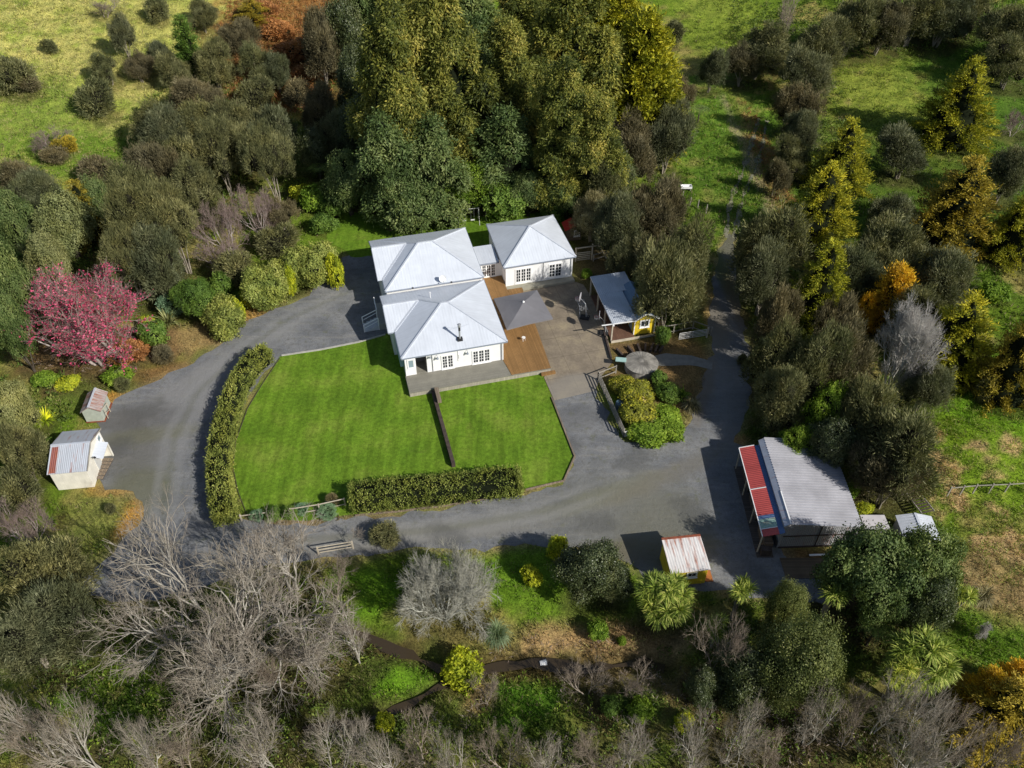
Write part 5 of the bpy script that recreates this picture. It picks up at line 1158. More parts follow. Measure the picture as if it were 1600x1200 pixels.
# ------------------------------------------------------------------ planting
USED={}; CNT={}; KW={'T':1.6,'TO':1.6,'TY':1.2,'DF':1.15,'B':1.22,'BG':1.15,'TF':1.15,'K':1.08,'KG':1.08,'KB':1.08}
PR=random.Random(5)
LIT={'D':0,'DB':0,'DX':0,'DL':0,'DS':0,'DF':0}
def plant(kind,px,py,hw,h,label,cat='tree',group=None,zc=None,rot=None,name=None,litter=True,sink=0.):
    """px,py: where the middle of the crown is seen; hw: its half width there; h: height in metres"""
    zc=zc or (.45 if kind in('T','TO','TY','TG') else .62)
    x,y=at(px,py,h*zc); 
    if kind in ('D','DB','DX','DS','DF') and False: pass
    hw=hw*KW.get(kind,1.0); r=hw*rng_at(x,y,h*zc)/F; L=PROTO[kind]; i=CNT.get(kind,0); CNT[kind]=i+1; pi=i%len(L); pr=L[pi]
    key=(kind,pi)
    if key not in USED:
        o=empty(name or pr['name'],(0,0,0)); 
        for me,nm in ((pr['trunk'],'branches' if pr['name'] in('bare_tree','cherry_tree') else ('stem' if pr['name']=='shrub' else 'trunk')),(pr['crown'],pr['cn'])):
            if me is None: continue
            c=bpy.data.objects.new(nm,me); col.objects.link(c); c.parent=o
        USED[key]=o
    else:
        o=copytree(USED[key]); 
        if name: o.name=name
        else: o.name=pr['name']
    z=zg(x,y); s=r/pr['r']; o.location=(x,y,z-sink); o.scale=(s*PR.uniform(.94,1.06),s*PR.uniform(.94,1.06),h/pr['h']); o.rotation_euler=(0,0,PR.uniform(0,6.28) if rot is None else rot)
    for k in ('group','label','category'):
        if k in o: del o[k]
    tag(o,label,cat,group)
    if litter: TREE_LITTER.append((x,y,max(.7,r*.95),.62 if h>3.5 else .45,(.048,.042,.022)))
    return o
exec_list=[]
T_='tree'; S_='shrub'
LST=[
# upper left hillside
('bk',148,146,33,4.6,'wide dark rounded bush alone in the middle of the upper left paddock',S_),
('bk',13,112,32,5,'dark bush cut by the left edge of the upper left paddock',S_),
('bkb',40,128,20,2.5,'brownish scrub right of the dark bush at the left edge',S_),
('bk',75,66,11,2.2,'tiny dark bush highest and leftmost in the pale paddock',S_),
('KG',190,52,18,7,'narrow grey green tree, upper one of the paddock pair',T_),
('K',165,102,22,5,'small dark tree below the narrow paddock tree',T_),
('KB',213,100,21,4.6,'small brownish tree right of the small dark tree in the paddock',T_),
('KG',246,84,18,4.6,'small grey tree between the paddock pair and the tall green conifer',T_),
('bk',243,10,18,4,'dark bush at the top edge left of the olive bush',S_),
('K',313,20,22,5,'olive bush like tree at the top edge above the paddock conifer',T_),
('TG',294,80,26,9,'bright green spired conifer on the edge of the pale paddock',T_),
('K',333,92,26,8,'dark tree pressed against the right side of the spired conifer',T_),
('K',272,110,22,6,'dark low tree pressed against the left side of the spired conifer',T_),
('KB',375,52,26,6,'brownish tree at the left end of the rusty bracken bank',T_),
('K',398,92,28,7,'dark tree in the rusty bracken bank',T_),
('KG',430,104,26,6,'grey tree with pale stems in the rusty bracken bank',T_),
('bkb',462,138,24,4,'brown scrub at the foot of the bracken bank',S_),
('KB',300,150,38,7,'broad brownish tree directly below the spired conifer',T_),
('bk',398,140,30,5,'low dark bush between bracken bank and the dense grove',S_),
('bbr',430,40,30,2.5,'rusty dead bracken clump high on the bank',S_),('bbr',460,75,34,2.5,'rusty dead bracken clump in the middle of the bank',S_),('bbr',480,108,26,2.2,'rusty dead bracken clump lowest on the bank',S_),
('bbr',410,15,30,2.5,'orange brown shrub at the top edge above the bracken',S_),('TO',395,20,22,4,'orange tinged conifer at the top edge beside the bracken',T_),
('DR',70,213,32,3,'low leafless reddish shrub on the grass at left',S_),
('bgo',98,222,18,2.3,'golden tipped shrub touching the leafless reddish shrub',S_),
('bkb',85,238,22,2,'brown bush below the golden tipped shrub',S_),
('DB',160,8,30,3,'brown twiggy shrub at the top edge of the pale paddock',S_),
# grove left of centre
('K',228,190,36,8,'dark tree at the upper left corner of the dense grove',T_),
('KG',262,212,38,9,'grey green tree second from the grove corner',T_),
('K',318,200,42,9,'dark broad tree in the middle of the grove top',T_),
('KB',352,175,30,8,'brownish tree just under the bracken bank dip',T_),
('K',375,200,40,10,'olive tree in the right half of the dense grove',T_),
('KG',425,205,38,10,'grey tree at the right end of the dense grove',T_),
('KT',345,235,44,11,'tall tree showing many pale stems in the grove',T_),
('KT',420,245,44,11,'tall pale stemmed tree left of the dark gully',T_),
('K',295,245,40,9,'dark tree left of the tall pale stemmed pair',T_),
('KB',245,265,42,9,'brown olive tree over the left part of the grove',T_),
('bkb',155,262,30,4,'brownish bush by the grass on the left of the grove',S_),
('KB',30,275,34,6,'brown grey tree at the left edge below the grass',T_),
('KG',55,300,34,7,'grey tree behind the sage coloured tree',T_),
('K',205,295,38,9,'dark tree above the tall multi stemmed tree',T_),
('KT',215,345,58,13,'large tall tree with pale leaning stems left of the pinkish bare tree',T_),
('KT',268,340,50,12,'tall dark tree just left of the pinkish bare trees',T_),
('K',300,285,38,9,'dark tree above the pinkish bare trees',T_),
('KG',240,400,44,10,'grey green tree behind the dark shiny bush by the drive',T_),
('KT',195,400,40,10,'tree with pale stems between pink blossom and grey green tree',T_),
('DR',348,345,42,8,'pinkish leafless tree, left of the pair beside the clipped bushes',T_),
('DR',402,325,38,8,'pinkish leafless tree, right of the pair beside the clipped bushes',T_),
('DR',345,392,38,5,'low greyish leafless tree above the clipped bushes',T_),
('KB',440,330,30,5,'brown rounded bush at the left end of the back lawn',T_),
('bk',365,412,30,4,'dark feathery bush behind the clipped bushes',S_),
('bk',430,372,34,3.6,'dark bush above the tallest clipped bush',S_),
('bb',490,305,24,3.5,'bright leaved shrub left of the back lawn corner',S_),
('bg',520,320,20,2.6,'green shrub at the upper corner of the back lawn',S_),
('by',470,300,16,2.4,'small yellow green shrub in shade left of the back lawn',S_),
('bg',505,345,22,2.4,'low green shrub at the left end of the back lawn',S_),
('GS',100,345,44,9,'sage green tree with clumpy crown above the pink blossom tree',T_),
('GS',75,400,32,8,'sage green tree left of the pink blossom tree top',T_),
('TO',133,335,28,8,'bronze yellow tree among the sage green trees',T_),
('GG',150,310,30,8,'green tree right of the bronze yellow tree',T_),
('GG',20,345,36,10,'green tree at the left edge beside the sage trees',T_),
('GG',14,440,38,12,'large green tree at the left edge, upper one beside the pink blossom',T_),
('GG',18,510,34,10,'large green tree at the left edge, lower one beside the pink blossom',T_),
('GD',55,380,24,6,'dark leafy tree in shade behind the sage trees',T_),
('PK',130,500,100,9.5,'large cherry tree covered in pink blossom',T_),
('bbr',200,548,30,2.2,'reddish brown low shrub below the right side of the blossom tree',S_),
('bb',182,585,22,1.3,'bright green low plants under the blossom tree',S_),
('by',105,595,18,1.2,'yellow green low plant below the blossom tree',S_),('bb',70,590,20,1.2,'bright low plant left of the yellow green one under the blossom tree',S_),
('bkb',255,552,18,1.8,'brown round bush at the edge of the gravel by the dry bank',S_),
('bk',190,598,13,1.4,'small dark tuft on the orange gravel edge',S_),
('fl2',258,492,24,2.0,'grey green flax below the dark shiny bush','plant'),
('bg',240,520,24,2.6,'green shrub between blossom tree and grey green flax',S_),
('bj',262,470,20,3,'blue green shrub left of the dark shiny bush',S_),
('by',232,505,14,2,'small lime shrub at the right side of the blossom tree',S_),
('G',305,462,34,5,'dark shiny leaved round tree beside the drive',T_),
('bg',345,440,18,3,'low green shrub between shiny tree and clipped bushes',S_),
# clipped variegated hedge bushes
('bh',350,488,34,4,'clipped round bush standing apart, lowest of the driveway bushes',S_),
('by',366,480,14,3.6,'yellow patch bush growing out of the lowest clipped bush',S_),
('bh',405,446,34,4.2,'clipped round bush second from the bottom of the driveway row',S_),
('by',385,458,10,3,'yellow sprig bush at the left of the second clipped bush',S_),
('bh',432,428,28,4.4,'clipped round bush third from the bottom of the driveway row',S_),
('by',452,432,10,4.2,'yellow sprig bush between third and fourth clipped bushes',S_),
('bh',462,412,30,4.8,'clipped round bush fourth from the bottom of the driveway row',S_),
('bh',494,408,32,5,'clipped round bush at the top end of the driveway row',S_),
('by',521,418,14,4.6,'golden yellow clipped bush ending the driveway row',S_),
# behind house
('KB',500,60,34,12,'brown grey tree at the left edge of the dark gully top',T_),
('GD',540,40,38,14,'dark leafy tree at the top left of the tall trees',T_),
('GD',555,120,36,12,'dark leafy tree in the gully left of the tallest tree',T_),
('KG',528,200,34,9,'grey tree in the dark gully',T_),
('KB',500,165,30,9,'brown grey tree at the head of the gully',T_),
('GD',490,230,34,7,'dark leafy tree low in the gully',T_),
('GG',540,275,36,9,'green tree between gully and back lawn',T_),
('F',500,272,22,3,'tree fern lit at the edge of the gully','tree fern'),
('F',545,305,20,2.6,'tree fern beside the back lawn hedge','tree fern'),
('GG',585,10,50,14,'dark green tree at the top edge left behind the tallest trees',T_),
('B',660,15,60,17,'bronze tree at the top edge behind the tallest pair',T_),
('BG',735,30,50,16,'dark green tree at the top edge between the tall groups',T_),
('B',830,5,56,17,'bronze tree at the top edge behind the tall olive tree',T_),
('BG',850,110,44,17,'dark green tree filling the gap left of the tall olive tree',T_),
('TF',965,20,52,15,'golden green tree at the top edge behind the broad conifer',T_),
('BG',745,110,44,18,'dark green tree between the tallest bronze trees',T_),
('GD',560,200,40,11,'dark leafy tree left at the foot of the tallest trees',T_),
('B',615,140,62,25,'tallest bronze green tree left of centre behind the house',T_),
('B',690,110,66,26,'tallest bronze green tree second from left behind the house',T_),
('BG',610,250,52,15,'ivy clad green tree below the leftmost tall tree',T_),
('BG',668,250,52,14,'shaggy green tree above the back lawn left of the swing',T_),
('BG',625,300,36,9,'shaggy green tree touching the back lawn',T_),
('B',795,130,52,20,'bronze green tree between the tallest ones',T_),
('BG',790,225,48,13,'cool dark green tree in shade behind the bare sapling',T_),
('B',905,70,70,25,'tall olive tree at the top right of centre',T_),
('B',885,190,58,19,'golden olive tree in front of the tall olive tree',T_),
('B',925,225,44,16,'olive tree leaning over the grey evergreens',T_),
('TF',1005,110,66,19,'broad golden green conifer at the right end of the tall trees',T_),
('GD',960,260,30,9,'dark leafy tree in shade below the golden olive tree',T_),
('GG',880,290,34,7,'green tree behind the right wing of the house',T_),
('GB',700,292,34,6,'bright leafy tree behind the swing, left one',T_),
('GB',745,285,34,7,'bright leafy tree behind the bare sapling',T_),
('bg',790,315,34,4.5,'green shrub right of the bare sapling',S_),
('GG',825,298,36,6,'green bushy tree behind the right wing roof',T_),
('bg',860,318,22,3.5,'small green shrub above the right wing roof ridge',S_),
('bb',905,312,22,3,'bright green shrub behind the playhouse',S_),
('DS',759,318,19,4.2,'bare white stemmed sapling on the back lawn',T_),
# evergreens right of house
('KB',985,225,46,11,'brown grey evergreen below the broad golden conifer',T_),
('KG',1045,205,36,10,'grey evergreen between broad conifer and grass track',T_),
('K',955,285,36,9,'dark evergreen above the row behind the cabin',T_),
('S',925,330,32,7,'straw coloured evergreen beside the playhouse',T_),
('KB',1030,325,42,10,'brown evergreen right of the white trough shade',T_),
('KG',965,345,36,9,'grey evergreen behind the cabin garden gate',T_),
('K',1068,390,38,11,'olive evergreen along the shaded track, upper one',T_),
('K',1045,440,46,11,'large olive evergreen overhanging the yellow cabin',T_),
('K',1070,440,34,9,'olive evergreen along the shaded track, lower one',T_),
('S',1008,400,28,7,'straw coloured evergreen above the cabin roof',T_),
('KG',975,400,26,6,'grey evergreen left of the straw coloured one by the cabin',T_),
('GG',1010,455,22,4.5,'dark green tree squeezed behind the cabin roof',T_),
('bg',1035,522,13,2.2,'green shrub at the fence corner right of the yellow cabin',S_),
('bg',1052,497,16,1.8,'low green shrub at the foot of the large olive evergreen',S_),
('bb',916,425,9,1.0,'small green plant by the corner of the right wing',S_),
('bk',1050,45,22,4.6,'dark tree on the top paddock right of the broad conifer',T_),
('KG',1112,105,22,7,'small grey tree on the top paddock left of the track',T_),
('KB',1068,145,22,6,'brown tree at the right foot of the broad conifer',T_),
('F',1092,180,20,2.5,'yellow tree fern beside the track grass','tree fern'),
('K',1190,70,42,9,'dark evergreen at the head of the track',T_),
('DB',1232,25,30,8,'bare brown tree at the top edge above the track',T_),
('KB',1160,95,28,7,'brown evergreen left at the head of the track',T_),
('K',1280,60,44,9,'dark evergreen first in the top edge row right of the track',T_),
('KG',1262,110,38,9,'grey evergreen second down the track row',T_),
('KB',1245,165,32,8,'brown evergreen third down the track row',T_),
('KG',1250,205,28,7,'grey evergreen fourth down the track row',T_),
('KB',1215,270,20,5.5,'small brown evergreen lowest in the track row',T_),
('K',1240,240,26,6,'dark evergreen fifth down the track row',T_),
('K',1335,30,42,10,'dark evergreen second in the top edge row',T_),
('KB',1385,28,40,10,'brown evergreen third in the top edge row',T_),
('K',1432,22,40,9,'dark evergreen fourth in the top edge row',T_),
('KG',1478,18,40,9,'grey evergreen fifth in the top edge row',T_),
('K',1520,10,36,8,'dark evergreen at the right end of the top edge row',T_),
('K',1580,40,44,9,'dark evergreen in the top right corner',T_),
('K',1585,85,38,8,'dark evergreen below the top right corner one',T_),
# right side
('T',1500,165,42,12,'golden conical conifer highest on the right slope',T_),
('T',1318,245,34,10,'golden conical conifer nearest the track, upper of the pair',T_),
('T',1283,325,38,11,'golden conical conifer nearest the track, lower of the pair',T_),
('TO',1497,322,48,11.5,'bronze golden conifer in the middle of the right slope',T_),
('T',1592,355,32,9,'golden conifer cut by the right edge',T_),
('T',1283,450,36,10,'small golden conical conifer left of the orange gold tree',T_),
('TY',1392,470,34,8,'orange gold tree behind the pale leafless tree',T_),
('TY',1350,492,18,5,'orange gold bush at the left foot of the orange gold tree',S_),
('T',1495,525,42,10,'golden green conifer right of the pale leafless tree',T_),
('TO',1590,560,38,11,'bronze conifer cut by the right edge below the conifers',T_),
('KG',1420,232,40,7,'grey round evergreen left of the bronze conifer',T_),
('KG',1395,335,34,6.5,'grey round evergreen below the upper grey round one',T_),
('K',1385,395,54,9,'wide dark evergreen above the orange gold tree',T_),
('KG',1470,430,50,9,'wide grey evergreen right of the orange gold tree',T_),
('KG',1580,262,34,8,'grey evergreen at the right edge between golden conifers',T_),
('bk',1545,600,16,3.5,'small grey bush alone under the bronze conifer',S_),
('DF',1420,532,46,10.5,'pale leafless fan shaped tree among the conifers',T_),
('DR',1590,188,26,4,'pinkish bare shrub at the right edge',S_),
('bb',1555,455,26,2,'bright green shrub in the shade at right',S_),
('K',1205,370,52,11,'large dark evergreen beside the shaded track, upper one',T_),
('KG',1200,430,40,9,'grey evergreen beside the shaded track, middle one',T_),
('KB',1215,495,36,9,'brown evergreen beside the shaded track, lower one',T_),
('K',1215,545,42,10,'dark evergreen left in the clump above the barn',T_),
('K',1275,560,48,11,'dark evergreen in the middle of the clump above the barn',T_),
('KB',1325,560,44,11,'brown evergreen below the orange gold tree',T_),
('K',1230,610,42,9,'dark evergreen left and nearest the barn',T_),
('K',1338,632,48,9,'dark evergreen right in the clump above the barn',T_),
('K',1405,688,70,10,'very large dark evergreen right of the barn roof',T_),
('KB',1400,730,56,8,'brown low evergreen at the right of the barn roof',T_),
('GB',1290,640,34,8,'bright glossy broadleaf tree above the barn roof',T_),
('GB',1245,690,26,5,'bright glossy broadleaf bush touching the barn roof',T_),
('GD',1300,690,40,7,'dark broadleaf tree shading the barn roof',T_),
('by',1350,792,14,1.4,'yellow flowering low bush beside the barn corner',S_),
('bb',1330,760,18,1.5,'green bush behind the barn beside the yellow flowering one',S_),
('K',1442,482,44,8,'dark evergreen between the pale bare tree and the shaded bright shrub',T_),
('KB',1310,500,34,8,'brown evergreen left below the orange gold bush',T_),
('KG',1340,425,38,8,'grey evergreen right of the small golden conifer',T_),
('KG',1450,600,36,6,'low grey evergreen right of the bare tree foot',T_),
('bk',1160,560,10,1.5,'small dark tuft at the shaded track edge',S_),
# lower right
('GG',1358,882,70,9.5,'large green tree shading the barn front',T_),
('GG',1440,880,60,10,'large green tree in front of the gabled garden shed',T_),
('GD',1455,945,50,8,'dark green tree below the large green pair',T_),
('GG',1390,935,44,7,'green tree beside the tree ferns',T_),
('F',1385,952,42,3.5,'large tree fern left of the lower cabbage trees','tree fern'),
('F',1365,988,34,3,'smaller tree fern below the large tree fern','tree fern'),
('C5',1500,935,26,5,'cabbage tree at the right side of the dark green tree',T_),
('C16',1438,1030,52,6,'many headed cabbage tree right of the olive tree',T_),
('C16',1405,1060,34,5,'many headed cabbage tree lower left of its twin',T_),
('C5',1300,930,34,5,'cabbage tree in front of the old timber platform',T_),
('C5',1155,930,26,5.5,'cabbage tree below the yellow hut, upper one',T_),
('C5',1120,985,22,4.5,'cabbage tree below the yellow hut, lower one',T_),
('C16',1036,938,46,5.5,'many headed cabbage tree left of the yellow hut',T_),
('GO',1262,1015,82,10,'big thin crowned olive tree at the lower right',T_),
('GO',1230,950,40,7,'thin olive tree behind the big olive one',T_),
('DB',1130,1020,52,8,'grey leafless tree below the yellow hut',T_),
('GD',1170,1050,50,6,'dark broadleaf tree under the grey leafless tree',T_),
('GD',1100,1065,34,4,'dark broadleaf bush left under the grey leafless tree',T_),
('TO',1580,1110,52,6,'golden orange bush in the lower right corner',T_),
('TY',1540,1080,30,4.5,'small golden bush left of the corner one',T_),
('TY',1585,1070,30,4.5,'small golden bush above the corner one',T_),
('DF',1540,985,10,2,'small bare shrub on the dry bank at right',S_),
('tuss',1540,925,26,1.6,'straw tussock on the dry bank at right','grass'),
# middle bottom
('GD',925,888,56,6,'round dark shiny tree between road and cabbage tree',T_),
('GD',960,905,34,5,'lower dark half of the round shiny tree by the cabbage tree',T_),
('by',869,852,18,2.3,'small yellow green citrus bush beside the road',S_),
('by',831,897,16,2,'small yellow green citrus bush alone on the grass',S_),
('bb',934,983,16,1.4,'bright green leafy clump below the round dark tree','plant'),
('bb',972,998,7,1,'tiny bright clump on the dry bank','plant'),
('by',719,1036,34,2.5,'yellow green big leaved bush beside the creek',S_),
('pampas',777,980,28,2.2,'blue green fountain of tall grass on the creek bank','grass'),
('DL',690,915,88,7.5,'dense silvery bare willow like tree beside the road',T_),
('bk',600,832,24,1.8,'dark scrub at the road edge above the silvery tree',S_),
('DS',545,838,22,2.4,'small dark twiggy bush at the road edge',S_),
('DX',340,950,205,14,'huge many stemmed bare tree across the lower left',T_),
('D',440,860,70,9,'bare tree reaching up toward the pale rail fence',T_),
('D',550,985,56,7,'slim bare tree beside the creek lawn',T_),
('DB',920,1060,44,4,'leafless brown shrub in the creek beside the bucket',S_),
('DB',985,1065,34,3.5,'leafless brown shrub right of the creek bucket',S_),
('bb',1000,1110,20,1.6,'bright green clump on the far flat beneath brown shrubs','plant'),
('bg',955,1100,18,1.5,'green clump left of the bright one on the far flat','plant'),
('by',1070,1125,16,1.6,'yellow green plant near the bottom right of centre','plant'),
('by',600,1125,16,1.5,'yellow green plant near the bottom left of centre','plant'),
# left side
('GS',16,635,36,7,'olive rounded tree at the left edge above the cream shed',T_),
('K',26,705,38,6.5,'dark evergreen left of the cream shed',T_),
('bk',30,760,34,4,'dark bush at the left edge below the cream shed',S_),
('bg',80,690,12,1.5,'green bush behind the cream shed',S_),
('yucca',67,649,20,1.4,'yellow and green striped yucca on the grass above the cream shed','yucca'),
('DR',30,820,50,7,'reddish bare tree at the left edge below the cream shed',T_),
('flax',104,852,13,1.2,'bright green flax, upper of two below the orange bank','plant'),
('flax',91,872,15,1.2,'bright green flax, lower of two below the orange bank','plant'),
('flax',78,810,10,1.0,'small green flax near the reddish bare tree','plant'),
('bk',172,793,9,1,'small dark tuft beside the orange bank',S_),
('K',60,905,68,8,'large olive evergreen in the lower left, upper one',T_),
('KG',90,965,62,8,'grey evergreen in the lower left, middle one',T_),
('KG',30,985,60,8,'grey lichened evergreen at the lower left edge',T_),
('bbr',85,900,24,1.6,'rusty low shrub beside the lower left evergreen',S_),
('bg',20,890,24,2,'green low shrub at the left edge under the bare tree',S_),
# garden bed with creeper
('cr',992,612,30,2.0,'mound of yellow leaved creeper against the round tank',S_),
('cr',1003,640,34,2.3,'larger mound of yellow leaved creeper below the tank',S_),
('cr',972,597,20,1.5,'small yellow creeper mound left of the tank',S_),
('bb',1035,650,30,1.5,'bright green leafy groundcover right of the creeper','groundcover'),
('bb',1012,672,30,1.4,'bright green leafy groundcover along the gravel edge','groundcover'),
('bb',1050,668,22,1.3,'bright green leafy groundcover nearest the shaded track','groundcover'),
('bg',1042,610,20,1.7,'green shrub right of the yellow creeper',S_),
('bg',1030,590,14,1.5,'green shrub at the right side of the tank',S_),
('tuss',1082,628,20,1.4,'brown tussock beside the shaded track','grass'),
('flax',1068,612,16,1.4,'green flax beside the brown tussock','plant'),
# shrubs at the base of the front lawn
('bj',512,796,17,.9,'pale blue green low juniper beside the long hedge',S_),
('bj',555,800,1,.1,'',S_),
('bj',470,795,13,.9,'grey green low shrub left of the juniper',S_),
('bg',425,800,14,1,'dark green low shrub by the pale fence left end',S_),
('bj',400,805,12,1,'grey low shrub nearest the curved hedge',S_),
('bkb',520,780,12,1.1,'brown shrub above the pale blue green juniper',S_),
('bg',452,800,12,1,'small green shrub in the row along the fence',S_),
]
BOT=[('D',25,1120,60,10),('DB',70,1150,55,8),('D',120,1150,60,10),('D',215,1170,55,9),('DB',270,1165,50,7),('D',400,1160,60,9),('D',510,1165,60,9),('D',600,1175,55,8),('DB',655,1150,48,6),('D',705,1180,50,8),('DB',790,1165,48,6),('D',845,1180,50,7),('DB',930,1175,46,6),('D',985,1175,46,7),('D',1090,1170,50,8),('D',1160,1130,52,10),('DB',1210,1180,44,6),('D',1285,1110,46,8),('DB',1345,1120,40,7),('D',1400,1090,56,9),('D',1455,1110,56,9),('DB',1500,1150,50,7),('D',1440,1180,50,8),('DB',1560,1180,44,6),('D',480,1010,46,7),('DB',420,1040,50,6),('DB',300,1040,60,6),('DB',520,905,40,5),('DB',760,1080,30,3)]
NB={'D':'pale','DB':'brown'}
near_=[((0,90),'in the bottom left corner'),((90,240),'along the bottom left'),((240,420),'below the huge many stemmed tree'),((420,640),'at the bottom left of the creek lawn'),((640,860),'at the bottom below the creek'),((860,1060),'at the bottom below the leafless creek shrubs'),((1060,1250),'below the big olive tree'),((1250,1480),'below the lower cabbage trees'),((1480,1600),'in the bottom right corner')]
for e in LST:
    if not e[5]: continue
    plant(*e[:5],label=e[5],cat=e[6])
used={}
for k,px,py,hw,h in BOT:
    ph=[t for (a,b),t in near_ if a<=px<b][0]; key=(k,ph,py<1060,h)
    lab=f"{NB[k]} leafless tree {ph}"; 
    if py<1060: lab=f"{NB[k]} leafless scrub tree {'under' if px<450 else 'right of'} the huge many stemmed tree"
    used.setdefault(lab,[]).append((k,px,py,hw,h))
ordn=['leftmost','second','third','fourth','fifth']
for lab,L in used.items():
    L.sort(key=lambda q:q[1])
    for i,(k,px,py,hw,h) in enumerate(L):
        l2=lab if len(L)==1 else (ordn[i] if i else 'leftmost')+' '+lab+('' if i==0 else ' from left')
        plant(k,px,py,hw,h,l2,'tree','leafless trees along the bottom')
# ------------------------------------------------------------------ hedges
def hedge(name,path,wd,h,label,seed,mat=LM['hedge'],dens=52):
    rs=rs_(seed); pth=np.array(path); sg=np.linalg.norm(np.diff(pth,axis=0),axis=1); cum=np.concatenate([[0],np.cumsum(sg)]); Ltot=cum[-1]
    def pos(s):
        i=np.clip(np.searchsorted(cum,s)-1,0,len(sg)-1); t=((s-cum[i])/sg[i])[:,None]; p=pth[i]*(1-t)+pth[i+1]*t; d=(pth[i+1]-pth[i])/sg[i][:,None]; return p,np.stack([-d[:,1],d[:,0]],1)
    per=wd+2*h; K=int(Ltot*per*dens/4); s=rs.rand(K)*Ltot; q=rs.rand(K)*per
    side=np.where(q<h,-1,np.where(q>h+wd,1,0)); lat=np.where(side==0,(q-h)-wd/2,side*wd/2); zz=np.where(side==0,h,np.where(side<0,q,per-q))
    ne=int(wd*h*dens/1.6); ie=rs.choice(K,min(K,2*ne),False); s[ie]=np.where(rs.rand(len(ie))<.5,rs.rand(len(ie))*.12,Ltot-rs.rand(len(ie))*.12); lat[ie]=rs.uniform(-.5,.5,len(ie))*wd; zz[ie]=rs.rand(len(ie))*h
    p,nn=pos(s)
    bulge=(vnoise(s,zz*0+seed,1.6,41)-.5)*.25+(vnoise(s,lat,.7,42)-.5)*.22
    rnd=1-.16*(np.abs(lat)/(wd/2))**4*(zz>h*.75)
    lat2=lat*(1+bulge*.45)*np.where(zz>h*.8,.93,1)
    P=np.stack([p[:,0]+nn[:,0]*lat2,p[:,1]+nn[:,1]*lat2,zz*(1+bulge*.22)*rnd],1)
    D=np.stack([nn[:,0]*side,nn[:,1]*side,(side==0)*1.0+.25],1); D=unit(D)
    m=14; c=np.repeat(P,m,0)+rs.randn(K*m,3)*.13; d=np.repeat(D,m,0); n=len(c); ax=unit(d*.8+np.array([0,0,.35])+rs.randn(n,3)*.5); sd_=unit(np.cross(ax,rs.randn(n,3)))
    V,Fq=leafquads(c,ax,sd_,.18*rs.uniform(.6,1.3,n),.085*rs.uniform(.7,1.3,n)); tint=np.clip(np.repeat(rs.rand(K)*.5+.3*vnoise(s,lat,1.3,43),m)+rs.rand(n)*.25,0,1)
    ks=max(4,int(Ltot/.8)); ss=np.linspace(.45,Ltot-.45,ks); p,nn=pos(ss); sec=[(-.43,0),(-.43,.86),(-.3,.93),(.3,.93),(.43,.86),(.43,0)]
    VV=np.concatenate([np.stack([p[:,0]+nn[:,0]*a*wd,p[:,1]+nn[:,1]*a*wd,np.full(ks,bq*h)],1)[:,None] for a,bq in sec],1).reshape(-1,3)
    FF=np.array([(i*6+k,i*6+k+1,(i+1)*6+k+1,(i+1)*6+k) for i in range(ks-1) for k in range(5)]+[(0,1,4,5),(1,2,3,4),((ks-1)*6,(ks-1)*6+5,(ks-1)*6+4,(ks-1)*6+1),((ks-1)*6+1,(ks-1)*6+4,(ks-1)*6+3,(ks-1)*6+2)])
    me=npmesh(name,np.concatenate([V,VV]),np.concatenate([Fq,FF+len(V)]),[mat,CORE],np.concatenate([tint,np.full(len(FF),.1)]),np.concatenate([np.zeros(len(Fq)),np.ones(len(FF))]))
    o=bpy.data.objects.new(name,me); col.objects.link(o); tag(o,label,'hedge'); return o
zt_=1.9
hedge('hedge',[at(415,548,1.2),at(392,566,1.2),at(372,598,1.2),at(356,640,1.2),at(345,690,1.2),at(341,735,1.2),at(345,775,1.2),at(352,806,1.2)],1.75,1.9,'long curved hedge between the lawn and the gravel drive',1)
hedge('hedge',[at(548,776,1.1),at(610,768,1.1),at(700,760,1.1),at(770,753,1.1),at(812,748,1.1)],2.4,1.7,'straight clipped hedge along the bottom of the lawn',2)
